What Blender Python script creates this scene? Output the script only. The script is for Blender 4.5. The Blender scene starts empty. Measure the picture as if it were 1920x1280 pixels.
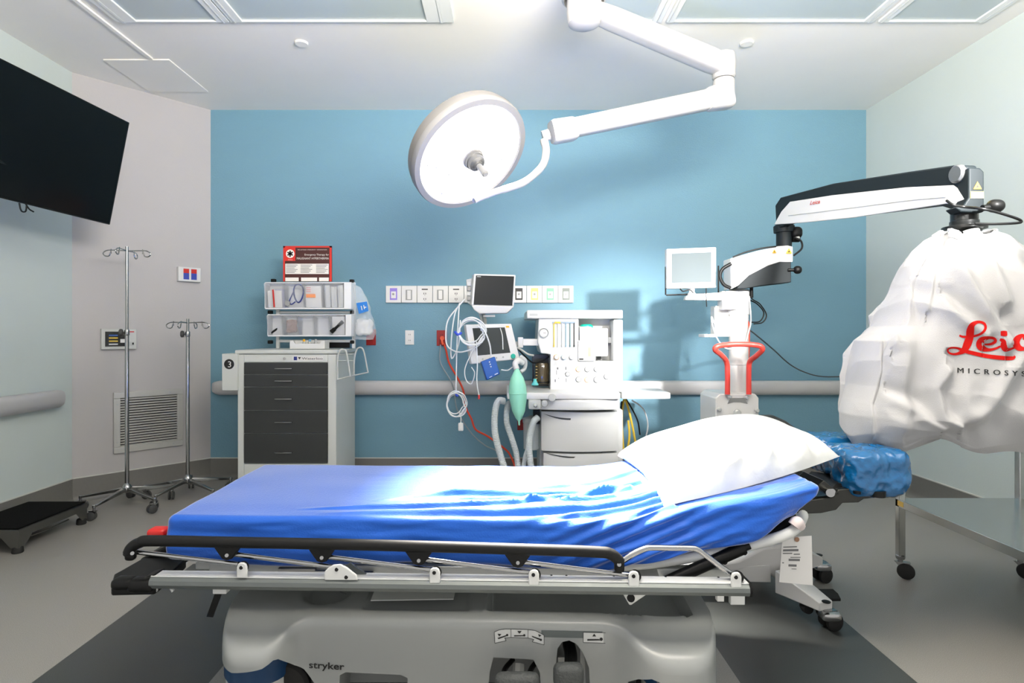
import bpy, bmesh, math, random
from mathutils import Vector, Matrix, noise
from mathutils.bvhtree import BVHTree
random.seed(7)
SC = bpy.context.scene
COL = SC.collection
# ---------------------------------------------------------------- camera
K, CX, CY, H = 1105.0, 947.0, 626.0, 1.2
cd = bpy.data.cameras.new('camera'); cam = bpy.data.objects.new('camera', cd); COL.objects.link(cam)
cam.location = (0, 0, H); cam.rotation_euler = (math.pi/2, 0, 0)
cd.sensor_width = 36; cd.lens = 36*K/1920; cd.shift_x = 13/1920; cd.shift_y = -14/1920; cd.clip_start = .02
SC.camera = cam
# ---------------------------------------------------------------- world, exposure, lights
SC.view_settings.view_transform = 'Standard'; SC.view_settings.look = 'None'
SC.view_settings.gamma = 1; SC.view_settings.use_curve_mapping = False
SC.view_settings.exposure = 0.43
w = bpy.data.worlds.new('world'); SC.world = w; w.use_nodes = True
w.node_tree.nodes['Background'].inputs[0].default_value = (1, .97, .94, 1)
w.node_tree.nodes['Background'].inputs[1].default_value = .68
LAMP_C = Vector((-.17, 3.0, 2.1)); LAMP_N = Vector((.506, -.472, -.73)).normalized()
def area(name, loc, direction, size, power, spread, color=(1, 1, 1), sy=None):
    l = bpy.data.lights.new(name, 'AREA'); l.shape = 'DISK'; l.size = size; l.energy = power
    l.spread = math.radians(spread); l.color = color
    if sy: l.shape = 'RECTANGLE'; l.size_y = sy
    o = bpy.data.objects.new(name, l); COL.objects.link(o); o.location = loc
    o.rotation_euler = Vector(direction).to_track_quat('-Z', 'Y').to_euler()
    return o
_u = LAMP_N.orthogonal().normalized(); _v = LAMP_N.cross(_u)
for _i in range(6):
    _q = LAMP_C+LAMP_N*.006+(_u*math.cos(_i*math.pi/3)+_v*math.sin(_i*math.pi/3))*.17
    area('surgical_lamp_beam', _q, Vector((.2, 2.24, .66))-LAMP_C, .13, 14, 44, (1, .93, .84))
# added fill light, out of view, aimed up to brighten ceiling and walls
area('ceiling_fill', (.55, .5, 2.3), (.0, .42, 1), 1.5, 350, 180, (1, .925, .84))
# the second surgical lamp of the room, beside and above the camera
L2 = Vector((2.05, .75, 2.3)); L2T = Vector((.95, 4.9, .98))
area('second_lamp_beam', L2, L2T-L2, .2, 9, 26, (1, .985, .97))
# ---------------------------------------------------------------- helpers
def W(px, py, Y): return Vector(((px-CX)/K*Y, Y, H-(py-CY)/K*Y))
def Zp(px, py, Z):
    Y = (H-Z)*K/(py-CY); return Vector(((px-CX)/K*Y, Y, Z))
def PL(px, py, p0, p1):                       # view ray meets the vertical plane through two plan points
    k = (px-CX)/K; dx, dy = p1[0]-p0[0], p1[1]-p0[1]
    Y = (p0[0]*dy-p0[1]*dx)/(k*dy-dx); return W(px, py, Y)
TB = .031
def N(px, py, Yc=1.75): return W(px, py, Yc/(1+TB*(px-CX)/K))   # a plane parallel to the bed's near side
def lin(c):
    return tuple((x/255/12.92 if x/255 <= .04045 else ((x/255+.055)/1.055)**2.4) for x in c)
def mat(name, col, rough=.5, metal=0, spec=.5, bump=0, bscale=60, var=0, vscale=8, sheen=0, coat=0, trans=0, alpha=1, emit=0, sub=0, stretch=None):
    m = bpy.data.materials.new(name); m.use_nodes = True; nt = m.node_tree; b = nt.nodes['Principled BSDF']
    c = lin(col)+(1,)
    b.inputs['Base Color'].default_value = c; b.inputs['Roughness'].default_value = rough
    b.inputs['Metallic'].default_value = metal; b.inputs['Specular IOR Level'].default_value = spec
    b.inputs['Coat Weight'].default_value = coat; b.inputs['Transmission Weight'].default_value = trans
    b.inputs['Alpha'].default_value = alpha; b.inputs['Subsurface Weight'].default_value = sub
    if sheen: b.inputs['Sheen Weight'].default_value = sheen; b.inputs['Sheen Roughness'].default_value = .35
    if emit: b.inputs['Emission Color'].default_value = c; b.inputs['Emission Strength'].default_value = emit
    tc = nt.nodes.new('ShaderNodeTexCoord'); mp = nt.nodes.new('ShaderNodeMapping')
    nt.links.new(tc.outputs['Object'], mp.inputs[0])
    if stretch: mp.inputs['Scale'].default_value = stretch
    if var or not bump:
        n = nt.nodes.new('ShaderNodeTexNoise'); n.inputs['Scale'].default_value = vscale; n.inputs['Detail'].default_value = 4
        nt.links.new(mp.outputs[0], n.inputs['Vector'])
        r = nt.nodes.new('ShaderNodeMapRange'); v = var or .02
        r.inputs['To Min'].default_value = 1-v; r.inputs['To Max'].default_value = 1+v
        nt.links.new(n.outputs[0], r.inputs[0])
        mx = nt.nodes.new('ShaderNodeMix'); mx.data_type = 'RGBA'; mx.blend_type = 'MULTIPLY'; mx.inputs[0].default_value = 1
        mx.inputs[6].default_value = c; nt.links.new(r.outputs[0], mx.inputs[7]); nt.links.new(mx.outputs[2], b.inputs['Base Color'])
    if bump:
        n = nt.nodes.new('ShaderNodeTexNoise'); n.inputs['Scale'].default_value = bscale; n.inputs['Detail'].default_value = 3
        nt.links.new(mp.outputs[0], n.inputs['Vector'])
        bp = nt.nodes.new('ShaderNodeBump'); bp.inputs['Strength'].default_value = bump; bp.inputs['Distance'].default_value = .01
        nt.links.new(n.outputs[0], bp.inputs['Height']); nt.links.new(bp.outputs[0], b.inputs['Normal'])
    return m
def catmull(pts, n=8, closed=False):
    P = [Vector(p) for p in pts]
    if len(P) < 3 or n < 2: return P
    out = []; L = len(P)
    rng = range(L) if closed else range(L-1)
    for i in rng:
        if closed: a, b, c, d = P[i-1], P[i], P[(i+1) % L], P[(i+2) % L]
        else: b, c = P[i], P[i+1]; a = P[i-1] if i else b*2-c; d = P[i+2] if i+2 < L else c*2-b
        for j in range(n):
            t = j/n; out.append(.5*((2*b)+(c-a)*t+(2*a-5*b+4*c-d)*t*t+(3*b-a-3*c+d)*t**3))
    if not closed: out.append(P[-1])
    return out
class MB:
    def __init__(s): s.b = bmesh.new()
    def _faces(s, vs, idx):
        V = [s.b.verts.new(v) for v in vs]
        for f in idx:
            try: s.b.faces.new([V[i] for i in f])
            except ValueError: pass
        return V
    def box(s, c, d, R=None):
        c = Vector(c); R = R or Matrix.Identity(3); vs = []
        for x in (-.5, .5):
            for y in (-.5, .5):
                for z in (-.5, .5): vs.append(c+R@Vector((x*d[0], y*d[1], z*d[2])))
        s._faces(vs, [(0, 1, 3, 2), (4, 6, 7, 5), (0, 4, 5, 1), (2, 3, 7, 6), (0, 2, 6, 4), (1, 5, 7, 3)]); return s
    def bx(s, x0, x1, y0, y1, z0, z1): return s.box(((x0+x1)/2, (y0+y1)/2, (z0+z1)/2), (abs(x1-x0), abs(y1-y0), abs(z1-z0)))
    def px(s, x0, y0, x1, y1, Y, t):            # front rectangle measured at depth Y, thickness t away from the viewer
        a = W(x0, y0, Y); b = W(x1, y1, Y); return s.bx(a.x, b.x, Y, Y+t, b.z, a.z)
    def quad(s, p, t):                           # p: TL TR BR BL seen from the viewer, thickness t away
        p = [Vector(q) for q in p]; n = (p[1]-p[0]).cross(p[3]-p[0]).normalized()
        if n.dot(p[0]-cam.location) < 0: n = -n
        q = [v+n*t for v in p]
        s._faces(p+q, [(0, 1, 2, 3), (7, 6, 5, 4), (0, 4, 5, 1), (1, 5, 6, 2), (2, 6, 7, 3), (3, 7, 4, 0)]); return s
    def cyl(s, a, b, r, r2=None, n=20, cap=True):
        a, b = Vector(a), Vector(b); r2 = r if r2 is None else r2; d = (b-a).normalized()
        u = d.orthogonal().normalized(); v = d.cross(u); vs = []
        for i in range(n):
            t = 2*math.pi*i/n; e = u*math.cos(t)+v*math.sin(t); vs += [a+e*r, b+e*r2]
        f = [(2*i, 2*((i+1) % n), 2*((i+1) % n)+1, 2*i+1) for i in range(n)]
        if cap: f += [tuple(2*i for i in range(n))[::-1], tuple(2*i+1 for i in range(n))]
        s._faces(vs, f); return s
    def tube(s, pts, r, n=10, smooth=6, closed=False, flat=None):
        P = catmull(pts, smooth, closed); L = len(P)
        T = []
        for i in range(L):
            a = P[i-1] if (i or closed) else P[i]; b = P[(i+1) % L] if (i < L-1 or closed) else P[i]
            T.append((b-a).normalized() if (b-a).length > 1e-9 else Vector((0, 0, 1)))
        u = T[0].orthogonal().normalized(); rings = []
        for i in range(L):
            u = (u-T[i]*u.dot(T[i])).normalized(); v = T[i].cross(u)
            rr = r[int(i/max(1, L-1)*(len(r)-1)+.5)] if isinstance(r, (list, tuple)) else r
            rings.append([s.b.verts.new(P[i]+u*math.cos(2*math.pi*k/n)*rr+v*math.sin(2*math.pi*k/n)*rr) for k in range(n)])
        for i in range(L if closed else L-1):
            A, B = rings[i], rings[(i+1) % L]
            for k in range(n): s.b.faces.new([A[k], A[(k+1) % n], B[(k+1) % n], B[k]])
        if not closed: s.b.faces.new(rings[0][::-1]); s.b.faces.new(rings[-1])
        return s
    def lathe(s, prof, o, axis=(0, 0, 1), n=32, sx=1, cap=True):
        o = Vector(o); d = Vector(axis).normalized(); u = d.orthogonal().normalized()
        if abs(d.z) > .999: u = Vector((1, 0, 0))
        v = d.cross(u); R = []
        for r, h in prof: R.append([s.b.verts.new(o+d*h+u*math.cos(2*math.pi*k/n)*r*sx+v*math.sin(2*math.pi*k/n)*r) for k in range(n)])
        for A, B in zip(R, R[1:]):
            for k in range(n): s.b.faces.new([A[k], A[(k+1) % n], B[(k+1) % n], B[k]])
        if cap: s.b.faces.new(R[0][::-1]); s.b.faces.new(R[-1])
        return s
    def prism(s, pts, ext):                      # polygon (3d points) extruded by vector ext
        p = [Vector(q) for q in pts]; e = Vector(ext); n = len(p)
        s._faces(p+[q+e for q in p], [tuple(range(n)), tuple(range(2*n-1, n-1, -1))]+[(i, i+n, (i+1) % n+n, (i+1) % n) for i in range(n)]); return s
    def rbox(s, c, d, r, seg=(8, 8, 8), f=None):  # finely divided rounded box, f(v) reshapes each vertex
        c = Vector(c); vm = {}
        def V(i, j, k):
            key = (i, j, k)
            if key not in vm:
                p = Vector(((i/seg[0]-.5)*d[0], (j/seg[1]-.5)*d[1], (k/seg[2]-.5)*d[2]))
                q = Vector([max(-(d[a]/2-r), min(d[a]/2-r, p[a])) for a in range(3)])
                e = p-q
                if e.length > 1e-9:
                    m = max(abs(e.x), abs(e.y), abs(e.z)); q = q+e.normalized()*m
                q += c
                vm[key] = s.b.verts.new(f(q) if f else q)
            return vm[key]
        a, b_, e_ = seg
        for i in range(a):
            for j in range(b_):
                s.b.faces.new([V(i, j, 0), V(i, j+1, 0), V(i+1, j+1, 0), V(i+1, j, 0)])
                s.b.faces.new([V(i, j, e_), V(i+1, j, e_), V(i+1, j+1, e_), V(i, j+1, e_)])
        for i in range(a):
            for k in range(e_):
                s.b.faces.new([V(i, 0, k), V(i+1, 0, k), V(i+1, 0, k+1), V(i, 0, k+1)])
                s.b.faces.new([V(i, b_, k), V(i, b_, k+1), V(i+1, b_, k+1), V(i+1, b_, k)])
        for j in range(b_):
            for k in range(e_):
                s.b.faces.new([V(0, j, k), V(0, j, k+1), V(0, j+1, k+1), V(0, j+1, k)])
                s.b.faces.new([V(a, j, k), V(a, j+1, k), V(a, j+1, k+1), V(a, j, k+1)])
        return s
    def build(s, name, m, parent=None, bevel=0, bseg=2, smooth=35, label=None, kind=None):
        bmesh.ops.recalc_face_normals(s.b, faces=s.b.faces[:])
        me = bpy.data.meshes.new(name)
        if parent is None:                       # origin at the base centre of the thing
            lo = [min(v.co[i] for v in s.b.verts) for i in range(3)]; hi = [max(v.co[i] for v in s.b.verts) for i in range(3)]
            c = Vector(((lo[0]+hi[0])/2, (lo[1]+hi[1])/2, lo[2]))
            for v in s.b.verts: v.co -= c
        s.b.to_mesh(me); s.b.free()
        for p in me.polygons: p.use_smooth = True
        me.set_sharp_from_angle(angle=math.radians(smooth))
        o = bpy.data.objects.new(name, me); COL.objects.link(o); me.materials.append(m)
        if parent is None: o.location = c
        else: o.parent = parent; o.matrix_parent_inverse = inv(parent)
        if bevel:
            b = o.modifiers.new('bevel', 'BEVEL'); b.width = bevel; b.segments = bseg; b.limit_method = 'ANGLE'; b.angle_limit = math.radians(40)
            b.harden_normals = False
        if label: o['label'] = label
        if kind: o['kind'] = kind
        return o
def wloc(o):
    return o.location.copy() if o.parent is None else Vector((0, 0, 0))
def inv(parent):
    # children carry world-space meshes; undo the root's offset
    if parent.parent is None: return Matrix.Translation(-parent.location)
    return Matrix.Identity(4)
def tag(o, label, cat, group=None, kind=None):
    o['label'] = label; o['category'] = cat
    if group: o['group'] = group
    if kind: o['kind'] = kind
    return o
def thing(name, label, cat, loc, group=None):
    o = bpy.data.objects.new(name, None); COL.objects.link(o); o.location = loc; o.empty_display_size = .1
    return tag(o, label, cat, group)
def struct(o): o['kind'] = 'structure'; return o
def dup(o, offset, label=None):
    def rec(a, par):
        c = a.copy(); COL.objects.link(c)
        if par: c.parent = par
        for ch in a.children: rec(ch, c)
        return c
    r = rec(o, None); r.location = o.location+Vector(offset)
    if label: r['label'] = label
    return r
def qs(p, u0, v0, u1, v1, off=.001):             # rectangle inside a quad (u right, v down), lifted to the viewer
    p = [Vector(q) for q in p]; n = (p[1]-p[0]).cross(p[3]-p[0]).normalized()
    if n.dot(p[0]-cam.location) > 0: n = -n
    def L(u, v): return (p[0].lerp(p[1], u)).lerp(p[3].lerp(p[2], u), v)+n*off
    return [L(u0, v0), L(u1, v0), L(u1, v1), L(u0, v1)]
def pq(x0, y0, x1, y1, Y): return [W(x0, y0, Y), W(x1, y0, Y), W(x1, y1, Y), W(x0, y1, Y)]
def text(body, name, m, parent, p, h, align='LEFT', spacing=1, shear=0, bold=0, wid=None, off=.0008, label=None):
    # flat lettering whose baseline starts at p[0] and runs to p[1]; p[2] gives up
    cu = bpy.data.curves.new('t', 'FONT'); cu.body = body; cu.size = 1; cu.align_x = align; cu.space_character = spacing
    cu.shear = shear; cu.offset = bold; cu.resolution_u = 3
    ob = bpy.data.objects.new('t', cu); COL.objects.link(ob); dg = bpy.context.evaluated_depsgraph_get(); dg.update()
    me = bpy.data.meshes.new_from_object(ob.evaluated_get(dg)); bpy.data.objects.remove(ob)
    xs = [v.co.x for v in me.vertices]; sc = h*1.4; sx = sc
    if wid: sx = wid/(max(xs)-min(xs))
    o0 = Vector(p[0]); X = (Vector(p[1])-o0).normalized(); Y = Vector(p[2]).normalized(); Nn = X.cross(Y).normalized()
    if Nn.dot(o0-cam.location) > 0: Nn = -Nn
    mb = MB(); 
    for v in me.vertices: v.co = o0+X*v.co.x*sx+Y*v.co.y*sc+Nn*off
    mb.b.from_mesh(me); bpy.data.meshes.remove(me)
    return mb.build(name, m, parent, label=label)
def screwmb(pts, r=.004, d=(0, -1, 0), t=.002):
    m = MB()
    for p in pts: m.cyl(Vector(p), Vector(p)+Vector(d)*t, r, n=10)
    return m
def caster(root, top, r=.035, wmat=None, fmat=None, ang=0, twin=True, wd=.012):
    top = Vector(top); d = Vector((math.cos(ang), math.sin(ang), 0)); sd = Vector((-d.y, d.x, 0))
    c = Vector((top.x, top.y, r))+d*r*.6
    f = MB(); f.cyl(top, top-Vector((0, 0, max(.01, top.z-2*r))), r*.3, n=12)
    f.prism([c-d*r*1.3+Vector((0, 0, r*1.15)), c+d*r*.5+Vector((0, 0, r*1.2)), c+d*r*.35, c-d*r*.25]+[], sd*.003)
    f.prism([c-d*r*1.3+Vector((0, 0, r*1.15)), c+d*r*.5+Vector((0, 0, r*1.2)), c+d*r*.35, c-d*r*.25], -sd*.003)
    f.box(c+Vector((0, 0, r*1.15))-d*r*.3, (r*1.5, wd*1.6, .004), Matrix((d, sd, Vector((0, 0, 1)))).transposed())
    k = f.build('caster', fmat or CHROME, root)
    wm = MB()
    for s in ((-1, 1) if twin else (0,)):
        o = c+sd*s*wd*(.9 if twin else 0)
        wm.lathe([(r*.25, -wd*.5), (r*.8, -wd*.5), (r, -wd*.3), (r, wd*.3), (r*.8, wd*.5), (r*.25, wd*.5)], o, sd, n=24)
    wm.build('wheel', wmat or RUBBER, k)
    return k
# ---------------------------------------------------------------- materials
WHITE = mat('white_plastic', (212, 213, 212), .35)
WHITE2 = mat('white_enamel', (205, 207, 206), .28)
OFFW = mat('off_white_plastic', (190, 193, 190), .4)
GREYP = mat('grey_plastic', (176, 180, 179), .38)
BASEP = mat('base_hood_plastic', (142, 146, 145), .33)
LGREY = mat('light_grey_enamel', (196, 200, 197), .45)
DGREY = mat('dark_grey_enamel', (40, 43, 43), .5)
BLACK = mat('black_plastic', (11, 12, 12), .45, spec=.25)
BLACKG = mat('black_gloss', (8, 9, 10), .12)
RUBBER = mat('grey_rubber', (60, 61, 61), .6)
DRUB = mat('dark_rubber', (22, 22, 22), .7)
CHROME = mat('chrome', (168, 169, 169), .16, 1)
STEEL = mat('brushed_steel', (170, 170, 168), .3, 1, bump=.05, bscale=200)
ALU = mat('anodised_aluminium', (104, 110, 109), .4, .45)
ALUW = mat('white_aluminium', (205, 208, 207), .35)
RED = mat('red_plastic', (190, 25, 18), .4)
REDH = mat('coral_red_enamel', (225, 70, 60), .35)
ORANGE = mat('orange_cable', (215, 60, 25), .5)
TEAL = mat('teal_rubber', (150, 222, 196), .45)
TEALD = mat('teal_plastic', (20, 170, 145), .4)
BLUEP = mat('blue_plastic', (18, 82, 160), .35)
NAVY = mat('navy_plastic', (18, 58, 98), .4)
YEL = mat('yellow_hose', (225, 190, 60), .4)
AMB = mat('amber_sign', (235, 165, 20), .5)
INK = mat('black_ink', (18, 20, 20), .6)
PAPER = mat('white_paper', (218, 218, 216), .7)
PRINT = mat('grey_print', (110, 112, 112), .7)
SCREEN = mat('dark_screen', (30, 33, 34), .18)
SCREENG = mat('grey_screen', (74, 82, 84), .25)
GLASSY = mat('clear_plastic', (225, 232, 236), .15, alpha=.35)
TUBE = mat('corrugated_tube', (205, 212, 214), .35)
# ================================================================ THE ROOM
YB, XL, XR, ZC = 4.91, -3.09, 3.008, 3.066
A0, A1 = (-2.453, 4.91), (-3.09, 4.205)
def wallmat(name, col, bump=.06, sc=(1, 1, 1), bs=120):
    return mat(name, col, .62, bump=bump, bscale=bs, stretch=sc, var=.03, vscale=3)
M_BLUE = wallmat('blue_wallcovering', (110, 152, 171), .25, (1, 1, 2.6), 90)
M_GREY = wallmat('warm_grey_wall', (178, 176, 176))
M_PALE = wallmat('pale_green_grey_wall', (196, 206, 204))
M_CEIL = wallmat('ceiling_paint', (237, 235, 230), .03)
# floor: speckled vinyl with a darker inlaid border around the bed
mf = bpy.data.materials.new('speckled_vinyl'); mf.use_nodes = True; nt = mf.node_tree; b = nt.nodes['Principled BSDF']
L = nt.links.new; nn = nt.nodes.new
tc = nn('ShaderNodeTexCoord'); sx = nn('ShaderNodeSeparateXYZ'); L(tc.outputs['Object'], sx.inputs[0])
def math_(op, a, b_=None):
    n = nn('ShaderNodeMath'); n.operation = op
    for i, v in enumerate((a, b_)):
        if v is None: continue
        if isinstance(v, (int, float)): n.inputs[i].default_value = v
        else: L(v, n.inputs[i])
    return n.outputs[0]
def inside(x0, x1, y1):
    a = math_('GREATER_THAN', sx.outputs[0], x0); c = math_('LESS_THAN', sx.outputs[0], x1); d = math_('LESS_THAN', sx.outputs[1], y1)
    return math_('MULTIPLY', math_('MULTIPLY', a, c), d)
ring = math_('SUBTRACT', inside(-1.63, 1.42, 3.08), inside(-1.02, .81, 2.47))
n1 = nn('ShaderNodeTexNoise'); n1.inputs['Scale'].default_value = 420; n1.inputs['Detail'].default_value = 2; L(tc.outputs['Object'], n1.inputs['Vector'])
n2 = nn('ShaderNodeTexVoronoi'); n2.inputs['Scale'].default_value = 230; L(tc.outputs['Object'], n2.inputs['Vector'])
sp = nn('ShaderNodeMapRange'); sp.inputs['From Min'].default_value = .35; sp.inputs['From Max'].default_value = .65; sp.inputs['To Min'].default_value = .8; sp.inputs['To Max'].default_value = 1.2; L(n1.outputs[0], sp.inputs[0])
fl = nn('ShaderNodeMapRange'); fl.inputs['From Min'].default_value = .05; fl.inputs['From Max'].default_value = .14; fl.inputs['To Min'].default_value = .75; fl.inputs['To Max'].default_value = 1; L(n2.outputs['Distance'], fl.inputs[0])
mx = nn('ShaderNodeMix'); mx.data_type = 'RGBA'; mx.inputs[6].default_value = lin((138, 136, 131))+(1,); mx.inputs[7].default_value = lin((60, 63, 62))+(1,); L(ring, mx.inputs[0])
m2 = nn('ShaderNodeMix'); m2.data_type = 'RGBA'; m2.blend_type = 'MULTIPLY'; m2.inputs[0].default_value = 1; L(mx.outputs[2], m2.inputs[6]); L(math_('MULTIPLY', sp.outputs[0], fl.outputs[0]), m2.inputs[7])
L(m2.outputs[2], b.inputs['Base Color']); b.inputs['Roughness'].default_value = .34; b.inputs['Specular IOR Level'].default_value = .45
bp = nn('ShaderNodeBump'); bp.inputs['Strength'].default_value = .08; bp.inputs['Distance'].default_value = .002; L(n1.outputs[0], bp.inputs['Height']); L(bp.outputs[0], b.inputs['Normal'])
YN = .8
def poly(name, pts, m, ext):
    mb = MB(); mb.prism(pts, ext); o = mb.build(name, m)
    return struct(o)
fp = [(XL, YN), (XR, YN), (XR, YB), A0, A1]
o = MB(); o.prism([(x, y, 0) for x, y in fp], (0, 0, -.05)); fl_ = o.build('floor', mf); 
for v in fl_.data.vertices: v.co += fl_.location
fl_.location = (0, 0, 0); struct(fl_)
poly('ceiling', [(x, y, ZC) for x, y in fp], M_CEIL, (0, 0, .06))
poly('wall_back', [(A0[0], YB, 0), (XR, YB, 0), (XR, YB, ZC), (A0[0], YB, ZC)], M_BLUE, (0, .08, 0))
poly('wall_right', [(XR, YN, 0), (XR, YB, 0), (XR, YB, ZC), (XR, YN, ZC)], M_PALE, (.08, 0, 0))
poly('wall_left', [(XL, YN, 0), (XL, A1[1], 0), (XL, A1[1], ZC), (XL, YN, ZC)], M_PALE, (-.08, 0, 0))
poly('wall_corner', [(A0[0], A0[1], 0), (A1[0], A1[1], 0), (A1[0], A1[1], ZC), (A0[0], A0[1], ZC)], M_GREY, (-.06, .06, 0))
# cove base: same vinyl, with a pale bead on its upper edge
M_COVE = mat('cove_base_vinyl', (112, 111, 107), .45, var=.08, vscale=60)
M_BEAD = mat('cove_bead', (196, 198, 192), .4)
HB = .165
def cove(name, p0, p1):
    p0, p1 = Vector(p0+(0,)), Vector(p1+(0,)); d = (p1-p0).normalized(); n = Vector((d.y, -d.x, 0))
    if n.dot(Vector((0, 2, 0))-p0) < 0: n = -n
    prof = [(0, 0), (.045, 0), (.024, .008), (.012, .022), (.007, .045), (.006, HB), (0, HB)]
    mb = MB(); mb.prism([p0+n*a+Vector((0, 0, z)) for a, z in prof], p1-p0); struct(mb.build(name, M_COVE))
    mb = MB(); mb.prism([p0+n*a+Vector((0, 0, z)) for a, z in [(0, HB), (.008, HB), (.008, HB+.007), (0, HB+.008)]], p1-p0)
    return mb
cove('baseboard_back', A0, (XR, YB)).build('trim_1', M_BEAD, kind='structure')
cove('baseboard_corner', A1, A0).build('trim_2', M_BEAD, kind='structure')
cove('baseboard_left', (XL, YN), A1).build('trim_3', M_BEAD, kind='structure')
cove('baseboard_right', (XR, YN), (XR, YB)).build('trim_4', M_BEAD, kind='structure')
struct(MB().bx(-2.405, -2.38, YN, 3.985, ZC-.012, ZC).build('trim_5', M_CEIL))
# ceiling fittings
DIFF = mat('lamp_diffuser', (178, 190, 192), .35, bump=.1, bscale=300)
FRM = mat('troffer_frame', (226, 229, 228), .4)
def troffer(x0, x1, y0, y1, label, fl=.05, fr=.05):
    t = thing('ceiling_light', label, 'ceiling light', ((x0+x1)/2, (y0+y1)/2, ZC-.012), 'recessed ceiling light panels')
    m = MB(); z0, z1 = ZC-.014, ZC
    m.bx(x0-fl, x0, y0-.05, y1+.012, z0, z1).bx(x1, x1+fr, y0-.05, y1+.012, z0, z1).bx(x0, x1, y1, y1+.012, z0, z1).bx(x0, x1, y0-.05, y0, z0, z1)
    m.bx(x0-fl*.7, x0-fl*.55, y0-.05, y1+.012, z0-.004, z0)
    m.bx(x1+fr*.5, x1+fr*.6, y0-.05, y1+.012, z0-.004, z0)
    m.build('frame', FRM, t, bevel=.002); MB().bx(x0, x1, y0, y1, ZC-.003, ZC-.0005).build('diffuser', DIFF, t); return t
troffer(-2.19, -1.71, 2.28, 3.495, 'narrow grey ceiling light panel farthest left, near the black television', .12, .07)
troffer(-1.56, -.465, 2.28, 3.495, 'wide grey ceiling light panel on the left, above the blank ceiling beside the lamp', .07, .16)
troffer(.52, .87, 2.28, 3.495, 'narrow grey ceiling light panel partly hidden by the surgical lamp arm', .11, .06)
troffer(1.006, 2.13, 2.28, 3.495, 'wide grey ceiling light panel on the right of the lamp arm', .05, .06)
troffer(2.275, 2.79, 2.28, 3.495, 'narrow grey ceiling light panel farthest right, next to the right wall', .055, .06)
h = MB().bx(-2.73, -2.28, 4.0, 4.53, ZC-.008, ZC).build('access_panel', M_CEIL, bevel=.002)
tag(h, 'square white access hatch in the ceiling by the blue wall corner', 'hatch')
for x, lb in ((-1.305, 'flat round white cap in the ceiling left of the surgical lamp'), (1.548, 'flat round white cap in the ceiling right of the lamp arm elbow')):
    c = MB().lathe([(.006, -.012), (.038, -.012), (.042, -.008), (.042, 0)], (x, 3.776, ZC), n=28).build('sprinkler_cover', M_CEIL)
    tag(c, lb, 'ceiling cap', 'round ceiling caps')
# handrails
RAILM = mat('handrail_vinyl', (190, 189, 190), .45)
RAILB = mat('handrail_bracket', (120, 122, 122), .5)
prof = [(.012, -.06), (.05, -.06), (.075, -.045), (.085, -.015), (.085, .02), (.078, .045), (.06, .056), (.02, .058), (.012, .05)]
def handrail(p0, p1, label, cap0=True, cap1=True):
    p0, p1 = Vector(p0), Vector(p1); d = (p1-p0).normalized(); n = Vector((d.y, -d.x, 0))
    if n.dot(Vector((0, 2, .76))-p0) < 0: n = -n
    t = thing('handrail', label, 'handrail', (p0+p1)/2)
    L_ = (p1-p0).length
    m = MB(); rows = []
    st = [(0, .25), (.03, .7), (.07, 1)] if cap0 else [(0, 1)]
    en = [(L_-.07, 1), (L_-.03, .7), (L_, .25)] if cap1 else [(L_, 1)]
    for s_, k in st+en: rows.append([m.b.verts.new(p0+d*s_+n*(a*k+.01*(1-k))+Vector((0, 0, z*(.5+.5*k)))) for a, z in prof])
    for A, B in zip(rows, rows[1:]):
        for i in range(len(prof)): m.b.faces.new([A[i], A[(i+1) % len(prof)], B[(i+1) % len(prof)], B[i]])
    m.b.faces.new(rows[0]); m.b.faces.new(rows[-1][::-1])
    m.build('rail', RAILM, t, smooth=50)
    m = MB()
    for i in range(int(L_/.8)+1): m.box(p0+d*min(L_-.15, .15+i*.8)+n*.006, (.06, .012, .09), Matrix((d, n, Vector((0, 0, 1)))).transposed())
    m.build('bracket', RAILB, t)
handrail((-2.43, YB, .757), (2.9, YB, .757), 'long grey vinyl handrail running across the blue wall')
handrail((XL, 0.2, .76), (XL, 4.09, .76), 'grey vinyl handrail on the pale left wall above the step stool')
def onw(px, py, off=0):                                   # on the angled corner wall
    p = PL(px, py, A0, A1); return p
WN = Vector((.7425, -.670, 0))
def wallplate(name, x0, y0, x1, y1, m, label, cat, t=.012, bevel=.002, Y=YB, group=None, corner=False):
    if corner:
        p = [onw(x0, y0), onw(x1, y0), onw(x1, y1), onw(x0, y1)]
        p[1].z = p[0].z; p[2].z = p[3].z
        mb = MB().prism(p, WN*t); pf = [q+WN*t for q in p]
    else:
        a = W(x0, y0, Y); c = W(x1, y1, Y); mb = MB().bx(a.x, c.x, Y-t, Y, c.z, a.z)
        pf = [Vector((a.x, Y-t, a.z)), Vector((c.x, Y-t, a.z)), Vector((c.x, Y-t, c.z)), Vector((a.x, Y-t, c.z))]
    o = mb.build(name, m, bevel=bevel); tag(o, label, cat, group); return o, pf
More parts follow.
